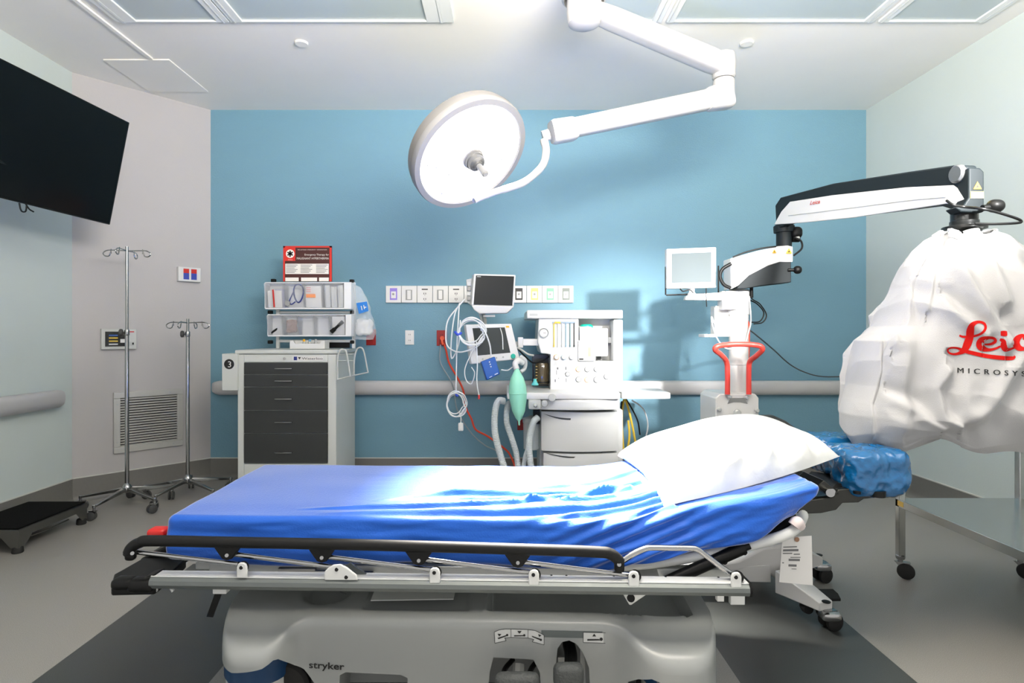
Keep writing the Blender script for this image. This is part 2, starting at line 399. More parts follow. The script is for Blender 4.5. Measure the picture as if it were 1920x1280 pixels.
# gas and power outlets in one row
PL_ = mat('outlet_plate', (224, 224, 222), .4)
OC = {'violet': mat('violet_label', (150, 130, 215), .5), 'grey': mat('grey_insert', (150, 152, 150), .5), 'black': mat('black_label', (40, 40, 40), .5),
      'yellow': mat('yellow_label', (215, 210, 120), .5), 'green': mat('green_label', (120, 185, 150), .5), 'dgrey': mat('dark_grey_label', (110, 120, 115), .5)}
pw = 29.25
rows = [(0, 'violet', 'white gas outlet plate with a violet label, first from the left'), (1, 'grey', 'white plate with a ribbed grey insert, second in the wall row'),
        (2, 'dup', 'white duplex power plate, third in the wall row, between two ribbed plates'), (3, 'grey', 'white plate with a ribbed insert, fourth in the wall row'),
        (4, 'dup', 'white duplex power plate, fifth in the row, left of the upper monitor'), (5, 'dup', 'white wall plate half hidden behind the upper monitor rack'),
        (8, 'black', 'white gas outlet plate with a black label right of the upper monitor'), (9, 'yellow', 'white gas outlet plate with a yellow label'),
        (10, 'green', 'white gas outlet plate with a green label'), (11, 'dgrey', 'white gas outlet plate with a dark grey label, last on the right')]
for i, kind, lb in rows:
    x0 = 724+i*pw
    o, p = wallplate('wall_outlet', x0+.4, 536, x0+pw-.4, 567.5, PL_, lb, 'wall outlet', t=.022, group='outlet plates in the long wall row')
    if kind == 'dup':
        MB().quad(qs(p, .3, .18, .7, .24), .002).build('printed_label', INK, o)
        for v in (.46, .78):
            m = MB()
            for u in (.44, .56): m.quad(qs(p, u-.02, v-.05, u+.02, v+.05), .0015)
            m.quad(qs(p, .48, v+.07, .52, v+.1), .0015).build('socket', INK, o)
    elif kind == 'grey':
        s_ = MB().quad(qs(p, .28, .24, .7, .84, .004), .004).build('insert', OC['grey'], o, bevel=.001)
        MB().quad(qs(p, .38, .28, .62, .8, .007), .004).build('socket_face', PL_, s_, bevel=.001)
    else:
        s_ = MB().quad(qs(p, .27, .14, .75, .84, .003), .003).build('gas_label', OC[kind], o, bevel=.001)
        k = MB().quad(qs(p, .35, .34, .67, .74, .006), .004).build('gas_socket', PL_, s_, bevel=.001)
        q = qs(p, .5, .5, .52, .52, .012)[0]; MB().cyl(q, q+Vector((0, .01, 0)), .009, n=16).build('port', OC['grey'], k)
def duplex(name, x0, y0, x1, y1, m, lb):
    o, p = wallplate(name, x0, y0, x1, y1, m, lb, 'power outlet', t=.008)
    s_ = MB().quad(qs(p, .24, .12, .76, .88, .003), .003).build('receptacle', m, o, bevel=.001)
    m2 = MB()
    for v in (.3, .7):
        for u in (.42, .58): m2.quad(qs(p, u-.02, v-.05, u+.02, v+.04, .004), .001)
    m2.build('slot', INK, s_); return o
duplex('power_outlet', 760, 619, 776.5, 646, PL_, 'white duplex power outlet alone on the blue wall below the row')
REDP = mat('red_outlet_plate', (150, 22, 20), .4)
duplex('power_outlet', 819, 619, 838, 648, REDP, 'red emergency power outlet with the orange cord plugged into it')
duplex('power_outlet', 687, 617, 705, 647, REDP, 'red emergency power outlet half hidden behind the hanging plastic bag')
duplex('power_outlet', 970, 786, 987, 806, REDP, 'red emergency power outlet low on the wall behind the suction canister')
# items on the corner wall
o, p = wallplate('gas_alarm_panel', 188, 616, 254, 655, OFFW, 'wall alarm panel with dark window behind the tall IV pole', 'alarm panel', t=.03, corner=True, bevel=.003)
d = MB().quad(qs(p, .1, .14, .66, .86, .003), .003).build('display_window', BLACKG, o)
for v, c in ((.32, BLUEP), (.45, YEL), (.6, YEL), (.75, WHITE)): MB().quad(qs(p, .2, v-.03, .45, v+.03, .006), .001).build('display_strip', c, d)
MB().quad(qs(p, .76, .12, .92, .17, .003), .001).build('red_print', RED, o)
b_ = MB().quad(qs(p, .78, .64, .92, .84, .003), .002).build('key_switch', GREYP, o); MB().quad(qs(p, .86, .68, .91, .78, .006), .002).build('switch_button', INK, b_)
MB().quad(qs(p, .52, .5, .68, .68, .006), .001).build('sticker', PAPER, o)
o, p = wallplate('glove_dispenser', 331, 500, 373, 527, WHITE, 'small white wall box with two red and blue labels beside the blue wall', 'wall box', t=.04, corner=True, bevel=.003)
for u in (.22, .56):
    MB().quad(qs(p, u, .12, u+.25, .42, .002), .001).build('red_label', RED, o); MB().quad(qs(p, u, .42, u+.25, .86, .002), .001).build('blue_label', mat('blue_label', (40, 60, 160), .5), o)
# return-air grille
GA = mat('grille_aluminium', (186, 186, 181), .35, .3)
t = thing('air_grille', 'white metal return air grille low on the grey corner wall behind the IV poles', 'vent', onw(277, 845))
c = [onw(212, 736), onw(342, 727), onw(342, 836), onw(212, 848)]
zt, zb = (c[0].z+c[1].z)/2, (c[2].z+c[3].z)/2; c[0].z = c[1].z = zt; c[2].z = c[3].z = zb
def gq(u0, v0, u1, v1): return [q for q in qs(c, u0, v0, u1, v1, 0)]
m = MB()
for q in ((0, 0, 1, .1), (0, .9, 1, 1), (0, .1, .09, .9), (.91, .1, 1, .9)): m.prism(gq(*q), WN*.018)
m.build('frame', GA, t, bevel=.003)
m = MB().prism(gq(.07, .08, .93, .92), WN*.002); m.build('duct_backing', BLACK, t)
m = MB(); U = (c[1]-c[0]).normalized()
for i in range(19):
    v = .115+i*.0425; a = gq(.085, v, .915, v+.013)
    m.prism([a[0]+WN*.015, a[3]+WN*.015+Vector((0, 0, -.002)), a[3]+WN*.005+Vector((0, 0, .006)), a[0]+WN*.005+Vector((0, 0, .004))], a[1]-a[0])
m.build('louvres', GA, t)
m = MB()
for u, v in ((.05, .2), (.05, .82), (.95, .2), (.95, .82), (.2, .05), (.8, .05), (.85, .95), (.15, .95)):
    q = gq(u, v, u+.01, v+.01)[0]; m.cyl(q+WN*.018, q+WN*.021, .006, n=10)
m.build('screws', GREYP, t)
# ---------------------------------------------------------------- television
TL0 = Vector((-2.42, 3.80, 2.562)); tu = Vector((-.08, -.997, 0)).normalized()   # towards the viewer
td = Vector((-.14, .02, -.655)); tn = tu.cross(td).normalized()
if tn.x < 0: tn = -tn
wd_ = 1.24
t = thing('television', 'large black flat television hung high on the left wall, tilted down', 'television', TL0+tu*wd_/2+td)
P4 = [TL0+tu*wd_, TL0, TL0+td, TL0+tu*wd_+td]
MB().prism(P4, -tn*.045).build('housing', BLACK, t, bevel=.004)
MB().prism([q+tn*.001 for q in [P4[0].lerp(P4[2], .012), P4[1].lerp(P4[3], .012), P4[2].lerp(P4[0], .012), P4[3].lerp(P4[1], .012)]], tn*.001).build('screen', mat('tv_screen', (9, 11, 11), .2, spec=.15), t)
c0 = TL0+tu*wd_*.5+td*.5-tn*.045
MB().box(c0-tn*.03, (.06, .4, .35)).cyl(c0-tn*.04, (XL+.03, c0.y, c0.z+.02), .03).bx(XL+.002, XL+.03, c0.y-.12, c0.y+.12, c0.z-.14, c0.z+.2).build('wall_bracket', BLACK, t)
def tvp(px, py): return PL(px, py, (P4[2].x, P4[2].y), (P4[3].x, P4[3].y))
MB().tube([tvp(36, 380), tvp(40, 395), tvp(48, 396), tvp(50, 384)], .004).tube([tvp(48, 382), tvp(55, 392), tvp(63, 397)], .004).build('cable_loop', BLACK, t)
# ---------------------------------------------------------------- IV poles
def iv_pole(px, pyh, Yb, ztop, label, ks, knobz, kside, rr, ang0, crossrot):
    x = (px-CX)/K*Yb; t = thing('iv_pole', label, 'IV pole', (x, Yb, 0), 'IV poles by the grey corner wall'); hz = .135
    MB().lathe([(.016, hz-.03), (.03, hz-.02), (.034, hz), (.026, hz+.02), (.0135, hz+.035), (.0125, knobz), (.0125, knobz+.001)], (x, Yb, 0), n=24).build('lower_pole', CHROME, t)
    MB().cyl((x, Yb, knobz-.02), (x, Yb, ztop), .0095, n=16).build('upper_pole', CHROME, t)
    MB().lathe([(.014, -.02), (.016, -.015), (.016, .015), (.014, .02)], (x, Yb, knobz), n=20).build('collar', CHROME, t)
    k = Vector((x, Yb, knobz)); d = Vector((kside, -.35, 0)).normalized()
    MB().cyl(k, k+d*.03, .006).lathe([(.01, .022), (.022, .026), (.025, .032), (.025, .042), (.018, .047)], k, d, n=20).build('clamp_knob', RUBBER, t)
    for i in range(5):
        a = math.radians(ang0+72*i); d = Vector((math.cos(a), math.sin(a), 0)); e = Vector((x, Yb, 0))
        m = MB(); s_ = Vector((-d.y, d.x, 0))
        for q0, q1, w0, w1, z0, z1 in ((.02, rr, .017, .0085, hz, .09),):
            m._faces([e+d*q0+s_*w0+Vector((0, 0, z0+.008)), e+d*q0-s_*w0+Vector((0, 0, z0+.008)), e+d*q0-s_*w0+Vector((0, 0, z0-.018)), e+d*q0+s_*w0+Vector((0, 0, z0-.018)),
                      e+d*q1+s_*w1+Vector((0, 0, z1+.006)), e+d*q1-s_*w1+Vector((0, 0, z1+.006)), e+d*q1-s_*w1+Vector((0, 0, z1-.008)), e+d*q1+s_*w1+Vector((0, 0, z1-.008))],
                     [(0, 1, 2, 3), (7, 6, 5, 4), (0, 4, 5, 1), (1, 5, 6, 2), (2, 6, 7, 3), (3, 7, 4, 0)])
        m.cyl(e+d*rr+Vector((0, 0, .078)), e+d*rr+Vector((0, 0, .1)), .011, n=14)
        m.build('leg', CHROME, t, bevel=.003)
        caster(t, e+d*rr+Vector((0, 0, .085)), .029, RUBBER, CHROME, math.radians(ks+i*50), True, .014)
    top = Vector((x, Yb, ztop-.03)); r_ = .004
    for j, a in enumerate((crossrot, crossrot+90)):
        a = math.radians(a); d = Vector((math.cos(a), math.sin(a), 0)); up = Vector((0, 0, 1)); sd = Vector((-d.y, d.x, 0))
        for s_ in (1, -1):
            e = d*s_
            MB().tube([top, top+e*.09+up*.004, top+e*.13, top+e*.152-up*.018, top+e*.14-up*.037, top+e*.115-up*.036, top+e*.104-up*.01], r_, 8).tube([top+e*.1+up*.012, top+e*.103-up*.0, top+e*.1-up*.02], r_*.8, 8).build('hook', CHROME, t)
    return t
iv_pole(238, 912, 4.08, 1.805, 'taller chrome IV pole on five casters in front of the alarm panel', 190, 1.21, -1, .285, -96, 8)
iv_pole(352, 893, 4.33, 1.312, 'shorter chrome IV pole on five casters in front of the air grille', 150, 1.2, -1, .3, -102, 4)
# ---------------------------------------------------------------- step stool
t = thing('step_stool', 'low steel step stool with black ribbed mat on the floor by the left wall', 'step stool', (-2.82, 3.48, 0))
x0, x1, y0, y1, z = -3.03, -2.655, 3.215, 3.745, .13
m = MB().rbox(((x0+x1)/2, (y0+y1)/2, z+.004), (x1-x0-.012, y1-y0-.012, .012), .005, (4, 4, 2)); m.build('tread_mat', mat('ribbed_black_mat', (10, 11, 11), .95, spec=.1, bump=.4, bscale=150), t)
def apron(p0, p1, nin):
    p0, p1 = Vector(p0), Vector(p1); d = p1-p0; dz = Vector((0, 0, 1)); L_ = d.length; d.normalize(); a, lw = .045, .095
    pts = [(0, 0), (L_, 0), (L_, -z+.03), (L_-.045, -z+.03), (L_-lw, -a), (lw, -a), (.045, -z+.03), (0, -z+.03)]
    return [p0+d*u+dz*v for u, v in pts], Vector(nin)*.003
m = MB()
for p0, p1, nin in (((x1, y0, z), (x1, y1, z), (-1, 0, 0)), ((x0, y0, z), (x0, y1, z), (1, 0, 0)), ((x0, y0, z), (x1, y0, z), (0, 1, 0)), ((x0, y1, z), (x1, y1, z), (0, -1, 0))):
    pts, e = apron(p0, p1, nin); m.prism(pts, e)
m.bx(x0, x1, y0, y1, z-.004, z).tube([(x1-.03, y0+.12, .06), (x1-.03, (y0+y1)/2, .055), (x1-.03, y1-.12, .06)], .005, 8)
m.build('frame', mat('stool_steel', (112, 112, 108), .35, .85), t, bevel=.0015)
for a in (x0+.022, x1-.022):
    for b_ in (y0+.022, y1-.022):
        MB().lathe([(.026, 0), (.028, .004), (.026, .03), (.022, .036)], (a, b_, 0), n=4 if False else 16).build('rubber_foot', DRUB, t)
# ================================================================ SUPPLY CART
YC = 4.25
def cx_(px, Y=YC): return (px-CX)/K*Y
def cz_(py, Y=YC): return H-(py-CY)/K*Y
CG = mat('cart_grey_enamel', (200, 204, 201), .4)
xa, xb, zt = cx_(446), cx_(628), cz_(664)
t = thing('supply_cart', 'tall light grey supply cart with five charcoal drawers against the blue wall', 'cart', ((xa+xb)/2, YC+.27, 0))
body = MB().bx(xa, xb+.01, YC+.004, YC+.53, .11, zt).bx(xa, cx_(458), YC-.004, YC+.01, .11, zt).bx(cx_(615), xb+.01, YC-.004, YC+.01, .11, zt).bx(cx_(458), cx_(615), YC-.004, YC+.01, cz_(679), zt).bx(cx_(458), cx_(615), YC-.004, YC+.01, .11, cz_(869)).build('body', CG, t, bevel=.004)
MB().rbox(((xa+xb)/2+.003, YC+.265, zt+.017), (xb-xa+.045, .56, .036), .014, (6, 6, 4)).build('worktop', LGREY, t)
DR = mat('charcoal_drawer', (44, 47, 47), .45)
ys = [679, 702, 725, 769, 812, 868]
for a, b_ in zip(ys, ys[1:]):
    d = MB().bx(cx_(459), cx_(614.5), YC-.014, YC+.004, cz_(b_-.7), cz_(a+.7)).build('drawer', DR, t, bevel=.002)
    zc = cz_((a+b_)/2 if b_-a < 50 else 847); X0, X1 = cx_(519), cx_(549)
    MB().tube([(X0, YC-.014, zc), (X0, YC-.028, zc), (X0+.008, YC-.034, zc), (X1-.008, YC-.034, zc), (X1, YC-.028, zc), (X1, YC-.014, zc)], .0035, 8, 2).build('handle', CHROME, d)
m = MB(); q = W(534, 672, YC-.004); m.cyl(q, q-Vector((0, .008, 0)), .009, n=16); m.build('lock', CHROME, t)
p = pq(549, 667.5, 606, 676, YC-.0045); n = MB().quad(p, .001).build('name_label', PAPER, t)
MB().quad(qs(p, .03, .1, .14, .9, .0006), .0004).build('emblem', mat('dark_blue_ink', (30, 45, 120), .5), n)
MB().prism([qs(p, a, b__, a, b__, .0008)[0] for a, b__ in ((.17, .2), (.27, .2), (.22, .75))], (0, .0004, 0)).build('emblem', INK, n)
text('Waterloo', 'lettering', INK, n, (qs(p, .3, .75, 1, 1)[0], qs(p, 1, .75, 1, 1)[0], (0, 0, 1)), .017, wid=.15, off=.0006)
for a in (xa+.06, xb-.06):
    for b_ in (YC+.06, YC+.47): caster(t, (a, b_, .11), .045, RUBBER, CHROME, .5, False, .025)
# box with the number 3 hanging on the cart's left side
a, c = W(416, 663, 4.22), W(445, 732, 4.22)
t = thing('glove_box_holder', 'narrow light grey metal holder marked 3 on the left side of the supply cart', 'holder', ((a.x+c.x)/2, 4.3, c.z))
MB().bx(a.x, c.x, 4.22, 4.4, c.z, a.z).build('case', CG, t, bevel=.003)
MB().bx(c.x, xa, 4.26, 4.36, c.z+.02, a.z-.02).build('mounting_rail', BLACK, t)
q = W(429.5, 682.5, 4.219); n = MB().cyl(q, q+Vector((0, .001, 0)), .036, n=32).build('number_disc', INK, t)
text('3', 'lettering', PAPER, n, (q+Vector((-.0115, 0, -.022)), q+Vector((.02, 0, -.022)), (0, 0, 1)), .044, wid=.023, off=.0015)
# wire bin frame on the cart's right side
xs = xb+.012
t = thing('wire_basket', 'empty white wire basket frame hooked on the right side of the supply cart', 'basket', (xs+.08, 4.42, cz_(712, 4.3)))
m = MB()
def w3(px, py, Y): return W(px, py, Y)
A = [w3(633, 711, 4.2), w3(633, 672, 4.2), w3(638, 657, 4.2), w3(644, 655, 4.2), w3(650, 662, 4.2), w3(657, 705, 4.2)]
B = [w3(663, 704, 4.5), w3(665, 670, 4.5), w3(670, 654, 4.5), w3(678, 652, 4.5), w3(683, 662, 4.5), w3(690, 698, 4.5)]
m.tube(A, .006, 8).tube(B, .006, 8); m.tube([A[0], B[0]], .005, 8, 1).tube([A[-1], B[-1]], .005, 8, 1).tube([A[0], A[-1]], .005, 8, 1).tube([B[0], B[-1]], .005, 8, 1)
m.tube([w3(633, 664, 4.24), w3(663, 664, 4.4)], .004, 8, 1).tube([w3(633, 676, 4.24), w3(663, 676, 4.4)], .004, 8, 1)
m.build('frame', OFFW, t)
# ---------------------------------------------------------------- rack with two rows of tilting bins
YR = 4.43
def R_(px, py, Y=YR): return W(px, py, Y)
t = thing('bin_rack', 'white tubular rack with two rows of clear tilting bins on top of the supply cart', 'bin rack', (R_(580, 650).x, 4.5, zt+.035))
m = MB()
for px in (512.5, 657.5):
    a, b_ = R_(px-3.2, 526), R_(px+3.2, 526); m.bx(a.x, b_.x, YR+.08, YR+.105, zt+.035, cz_(527, YR))
m.bx(R_(512, 0).x, R_(657, 0).x, YR+.085, YR+.1, cz_(642, YR), cz_(636.5, YR)).bx(R_(512, 0).x, R_(657, 0).x, YR+.085, YR+.1, cz_(587, YR), cz_(582, YR))
m.build('tube_frame', ALUW, t, bevel=.004)
m = MB()
for px, py in ((513, 526), (660, 527), (507, 585), (661, 585), (507, 641), (661, 641)): m.rbox(R_(px, py, YR+.09), (.034, .036, .028), .006, (3, 3, 3))
m.build('joint', BLACK, t)
MB().px(612, 637, 655, 652, YR+.1, .02).build('back_plate', BLACK, t)
BINF = mat('clear_bin_plastic', (214, 220, 228), .12, alpha=.14)
BINW = mat('white_bin_housing', (222, 224, 226), .4)
def bins(x0, y0, x1, y1, n, xsr):
    a, c = R_(x0, y0), R_(x1, y1); hh = a.z-c.z
    m = MB(); m.bx(a.x, R_(xsr, 0).x, YR+.075, YR+.08, c.z, a.z).bx(a.x, R_(xsr, 0).x, YR-.02, YR+.08, c.z-.006, c.z+.004).bx(a.x, R_(xsr, 0).x, YR-.02, YR+.08, a.z-.004, a.z+.003)
    m.bx(c.x, R_(xsr, 0).x, YR-.02, YR+.08, c.z, a.z).bx(a.x-.004, a.x, YR-.02, YR+.08, c.z, a.z)
    hs = m.build('bin_housing', BINW, t, bevel=.0015)
    w_ = (c.x-a.x)/n; out = []
    for i in range(n):
        X0, X1 = a.x+i*w_+.003, a.x+(i+1)*w_-.003
        lip = Vector((X0, YR-.055, a.z-.012))
        m = MB().prism([(X0, YR-.055, a.z-.01), (X1, YR-.055, a.z-.01), (X1, YR-.02, c.z+.004), (X0, YR-.02, c.z+.004)], (0, .003, 0))
        for X in (X0, X1-.002): m.prism([(X, YR-.055, a.z-.01), (X, YR-.02, c.z+.004), (X, YR+.06, c.z+.004), (X, YR+.06, a.z-.02)], (.002, 0, 0))
        m.bx(X0, X1, YR-.057, YR-.051, a.z-.014, a.z-.008)
        b_ = m.build('bin', BINF, t); out.append((X0, X1, c.z+.006, a.z))
    return out
u = bins(499, 530, 646, 578, 4, 660)
l = bins(504, 590, 649, 629, 5, 660)
# contents
def packet(name, X0, X1, z0, z1, m, lb, cat, tilt=.02, y=YR-.012):
    o = MB().rbox(((X0+X1)/2, y+.01, (z0+z1)/2), (X1-X0, .012, z1-z0), .004, (6, 2, 8), f=lambda v: v+Vector((0, (v.z-z0)*-tilt/(z1-z0)+.002*math.sin(v.x*180), 0))).build(name, m); return tag(o, lb, cat)
b0 = u[0]; packet('paper_packet', b0[0]+.015, b0[1]-.02, b0[2], b0[3]-.06, PAPER, 'white paper packet in the first upper bin of the rack', 'packet')
packet('paper_packet', b0[0]+.062, b0[1]-.006, b0[2], b0[3]-.045, mat('lilac_film', (190, 192, 215), .4), 'pale lilac packet in the first upper bin behind the red pen', 'packet', y=YR+.015)
o = MB().cyl((b0[0]+.07, YR-.03, b0[2]+.002), (b0[0]+.066, YR-.045, b0[3]-.055), .006, n=10).build('red_pen', RED); tag(o, 'red capped pen standing in the first upper bin', 'pen')
b1 = u[1]; m = MB(); cxm = (b1[0]+b1[1])/2; zc = (b1[2]+b1[3])/2
m.tube([(cxm+.035+.035*math.cos(a)-.002, YR-.03+.012*math.sin(a*2), zc+.012+.068*math.sin(a)) for a in [i*math.pi/6 for i in range(12)]], .0055, 8, 4, True)
m.tube([(cxm-.0, YR-.03, zc+.03), (cxm-.02, YR-.03, zc-.01), (cxm-.035, YR-.03, zc-.05), (cxm-.02, YR-.03, zc-.07), (cxm+.01, YR-.03, zc-.05)], .005, 8)
st = m.build('stethoscope', mat('navy_rubber', (40, 55, 120), .5)); tag(st, 'dark blue coiled stethoscope in the second upper bin', 'stethoscope')
q = Vector((cxm-.046, YR-.035, zc-.062)); s_ = bpy.data.objects.new('chestpiece', None); bpy.data.objects.remove(s_)
MB().lathe([(.004, -.004), (.019, -.004), (.021, 0), (.019, .006), (.004, .006)], q, (0, -1, 0), n=20).build('chestpiece', CHROME, st)
b2 = u[2]; pk = packet('drug_packet', b2[0]+.006, b2[1]-.016, b2[2], b2[3]-.025, PAPER, 'white drug packet with an orange print in the third upper bin', 'packet', y=YR-.02)
zc = (b2[2]+b2[3])/2
MB().prism([(b2[0]+.014, YR-.034, zc-.02), (b2[0]+.085, YR-.034, zc-.02), (b2[0]+.083, YR-.036, zc+.008), (b2[0]+.014, YR-.036, zc+.008)], (0, .004, 0)).build('orange_print', mat('orange_print', (240, 140, 50), .5), pk)
m = MB()
for i in range(3): m.bx(b2[0]+.016, b2[0]+.05, YR-.038, YR-.034, zc+.024+i*.014, zc+.028+i*.014)
m.build('red_print', mat('pale_red_print', (225, 120, 110), .5), pk)
b3 = u[3]
for i, lb in enumerate(('leftmost clear packet in the fourth upper bin', 'clear packet in the middle of the fourth upper bin', 'rightmost clear packet in the fourth upper bin')):
    w_ = (b3[1]-b3[0])/3; packet('wrapped_packet', b3[0]+i*w_+.004, b3[0]+(i+1)*w_-.002, b3[2], b3[3]-.02-.012*(i % 2), mat('frosted_wrap', (200, 202, 200), .35, bump=.3, bscale=80), lb, 'packet', y=YR-.02+.004*i)
c0 = l[0]; o = MB().rbox((c0[0]+.05, YR-.03, c0[2]+.03), (.045, .012, .018), .005, (4, 3, 3), f=lambda v: Vector((v.x, v.y, v.z+(v.x-c0[0]-.05)*.7))).build('black_clip', BLACK); tag(o, 'small black clip in the first lower bin', 'clip')
c1 = l[1]; o = MB().rbox(((c1[0]+c1[1])/2, YR-.005, c1[2]+.065), (.08, .03, .1), .014, (10, 6, 10), f=lambda v: v+Vector(noise.noise_vector(v*40))*.006).build('sponge_packet', mat('brown_sponge', (150, 125, 115), .9, bump=.5, bscale=90)); tag(o, 'brown sponge in a clear wrap in the second lower bin', 'sponge')
c4 = l[4]
o = packet('paper_packet', c4[0]+.008, c4[1]-.006, c4[2], c4[3]-.012, PAPER, 'white printed packet behind the black laryngoscope in the last lower bin', 'packet', y=YR+.01)
a, b_ = Vector((c4[0]+.01, YR-.03, c4[2]+.02)), Vector((c4[1]-.014, YR-.025, c4[2]+.1)); ax = (b_-a)
o = MB().tube([a, a.lerp(b_, .3), a.lerp(b_, .6), b_], [.017, .016, .011, .013, .014], 10, 6).build('laryngoscope_handle', BLACK); tag(o, 'black laryngoscope handle leaning in the last lower bin', 'laryngoscope handle')
# red information board standing on the rack
Y_ = YR+.03; p = pq(531, 461, 622, 527.5, Y_); o = MB().quad(p, .012).build('information_board', mat('board_dark_red', (66, 26, 22), .45), bevel=.001)
tag(o, 'red and black printed emergency therapy board standing on top of the bin rack', 'sign')
RB = mat('board_red', (200, 40, 28), .45); WB = mat('board_white', (225, 222, 216), .5)
m = MB()
for q in ((0, 0, 1, .045), (0, 0, .035, 1), (.955, 0, 1, 1), (.035, .045, .25, .42)): m.quad(qs(p, *q, .001), .001)
m.build('red_border', RB, o)
m = MB()
for q in ((.045, .5, .94, .79), (.045, .89, .32, .995), (.37, .89, .7, .995), (.74, .89, .94, .995)): m.quad(qs(p, *q, .0022), .001)
wb = m.build('text_panel', WB, o)
m = MB()
for u0 in (.06, .36, .68):
    for i in range(6): m.quad(qs(p, u0, .53+i*.042, u0+.24-.03*(i % 3), .545+i*.042, .0036), .0008)
m.build('printed_lines', PRINT, wb)
q = qs(p, .145, .22, .2, .2, .002)[0]; dk = MB().cyl(q, q+Vector((0, .001, 0)), .032, n=32).build('white_disc', WB, o)
m = MB()
for i in range(3): m.box(q-Vector((0, .0015, 0)), (.011, .001, .046), Matrix.Rotation(math.radians(60*i), 3, 'Y'))
m.build('star_of_life', INK, dk)
def bt(s, u, v, wpx, h, sp=1):
    a = qs(p, u, v, 1, v, .002)[0]; return text(s, 'lettering', WB, o, (a, a+Vector((1, 0, 0)), (0, 0, 1)), h, wid=wpx, off=.001)
bw = (p[1]-p[0]).length
bt('Emergency Therapy for', .44, .27, bw*.5, .014); bt('MALIGNANT HYPERTHERMIA', .28, .38, bw*.66, .016); bt('MH HOTLINE  EMERGENCY  INFORMATION', .3, .12, bw*.6, .006)
bt('MHAUS', .1, .4, bw*.09, .006)
# clear plastic bag with a blue label on the right end of the rack
def bagf(v): return v
o = None
out = [(0, 662, 662), (.08, 660, 676), (.25, 659, 688), (.5, 659, 695), (.72, 660, 702), (.9, 661, 706), (1, 664, 700)]
def lerp_tab(tab, z):
    for a, b_ in zip(tab, tab[1:]):
        if z <= b_[0]: k = (z-a[0])/(b_[0]-a[0]); return [a[i]+(b_[i]-a[i])*k for i in range(1, len(a))]
    return list(tab[-1][1:])
m = MB(); rings = []; nr, na = 28, 28
for i in range(nr+1):
    z = i/nr; l_, r_ = lerp_tab(out, z); py = 531+z*105; a, b_ = W(l_, py, 4.5), W(r_, py, 4.5); dp = .012+.05*z if z < .95 else .035
    rings.append([m.b.verts.new(Vector(((a.x+b_.x)/2+(b_.x-a.x)/2*math.cos(t_), 4.5+dp*math.sin(t_), a.z))+Vector(noise.noise_vector(Vector((math.cos(t_)*3, math.sin(t_)*3, z*8))))*.009*(1 if z > .05 else 0)) for t_ in [2*math.pi*k/na for k in range(na)]])
for A_, B_ in zip(rings, rings[1:]):
    for k in range(na): m.b.faces.new([A_[k], A_[(k+1) % na], B_[(k+1) % na], B_[k]])
m.b.faces.new(rings[-1])
pb = m.build('plastic_bag', mat('clear_polythene', (222, 230, 236), .15, alpha=.3, bump=.4, bscale=40)); tag(pb, 'clear plastic bag with a blue label hanging from the right end of the bin rack', 'bag')
s_ = MB().quad([W(668, 568, 4.43), W(688, 565, 4.43), W(691, 583, 4.43), W(673, 588, 4.43)], .001).build('blue_label', mat('bright_blue_label', (30, 120, 205), .5), pb)
m = MB(); pp = [W(668, 568, 4.428), W(688, 565, 4.428), W(691, 583, 4.428), W(673, 588, 4.428)]
m.quad(qs(pp, .35, .35, .43, .75, .001), .0006).quad(qs(pp, .6, .3, .68, .7, .001), .0006).quad(qs(pp, .68, .5, .85, .6, .001), .0006); m.build('print', PAPER, s_)
m = MB().rbox(W(683, 613, 4.5), (.13, .06, .12), .03, (10, 6, 10), f=lambda v: v+Vector(noise.noise_vector(v*30))*.014); o = m.build('plastic_mask', mat('frosted_white', (222, 222, 220), .4)); tag(o, 'pale crumpled breathing mask inside the clear hanging bag', 'mask')
# tray on the cart
z0 = zt+.036; a, b_ = W(544, 0, 4.32), W(610, 0, 4.32)
t = thing('supply_tray', 'small white plastic tray of bottles on the front of the cart top', 'tray', ((a.x+b_.x)/2, 4.36, z0))
m = MB(); hh = .062; y0, y1 = 4.31, 4.42
m.bx(a.x, b_.x, y0, y1, z0, z0+.004)
m.prism([(a.x, y0, z0), (b_.x, y0, z0), (b_.x, y0, z0+hh), (b_.x-.025, y0, z0+hh), (b_.x-.04, y0, z0+hh-.022), (a.x+.04, y0, z0+hh-.022), (a.x+.025, y0, z0+hh), (a.x, y0, z0+hh)], (0, .004, 0))
m.bx(a.x, b_.x, y1-.004, y1, z0, z0+hh).bx(a.x, a.x+.004, y0, y1, z0, z0+hh).bx(b_.x-.004, b_.x, y0, y1, z0, z0+hh).bx(a.x-.006, b_.x+.006, y1, y1+.006, z0+hh-.006, z0+hh)
m.build('tray_body', WHITE, t, bevel=.002)
for px, c, lb in ((570, mat('yellow_cap', (240, 180, 40), .4), 'small bottle with a yellow cap in the white tray on the cart'), (581, mat('pale_blue_cap', (110, 160, 190), .4), 'small bottle with a pale blue cap in the white tray on the cart'), (592, GREYP, 'small bottle with a grey cap, rightmost in the white tray')):
    x = W(px, 0, 4.365).x; z = z0+.0045
    o = MB().lathe([(.011, 0), (.012, .003), (.012, .045), (.007, .052)], (x, 4.365, z), n=16).build('vial', GLASSY if False else OFFW); tag(o, lb, 'bottle', 'vials in the tray')
    MB().lathe([(.009, .05), (.0095, .053), (.009, .066), (.007, .068)], (x, 4.365, z), n=16).build('cap', c, o)
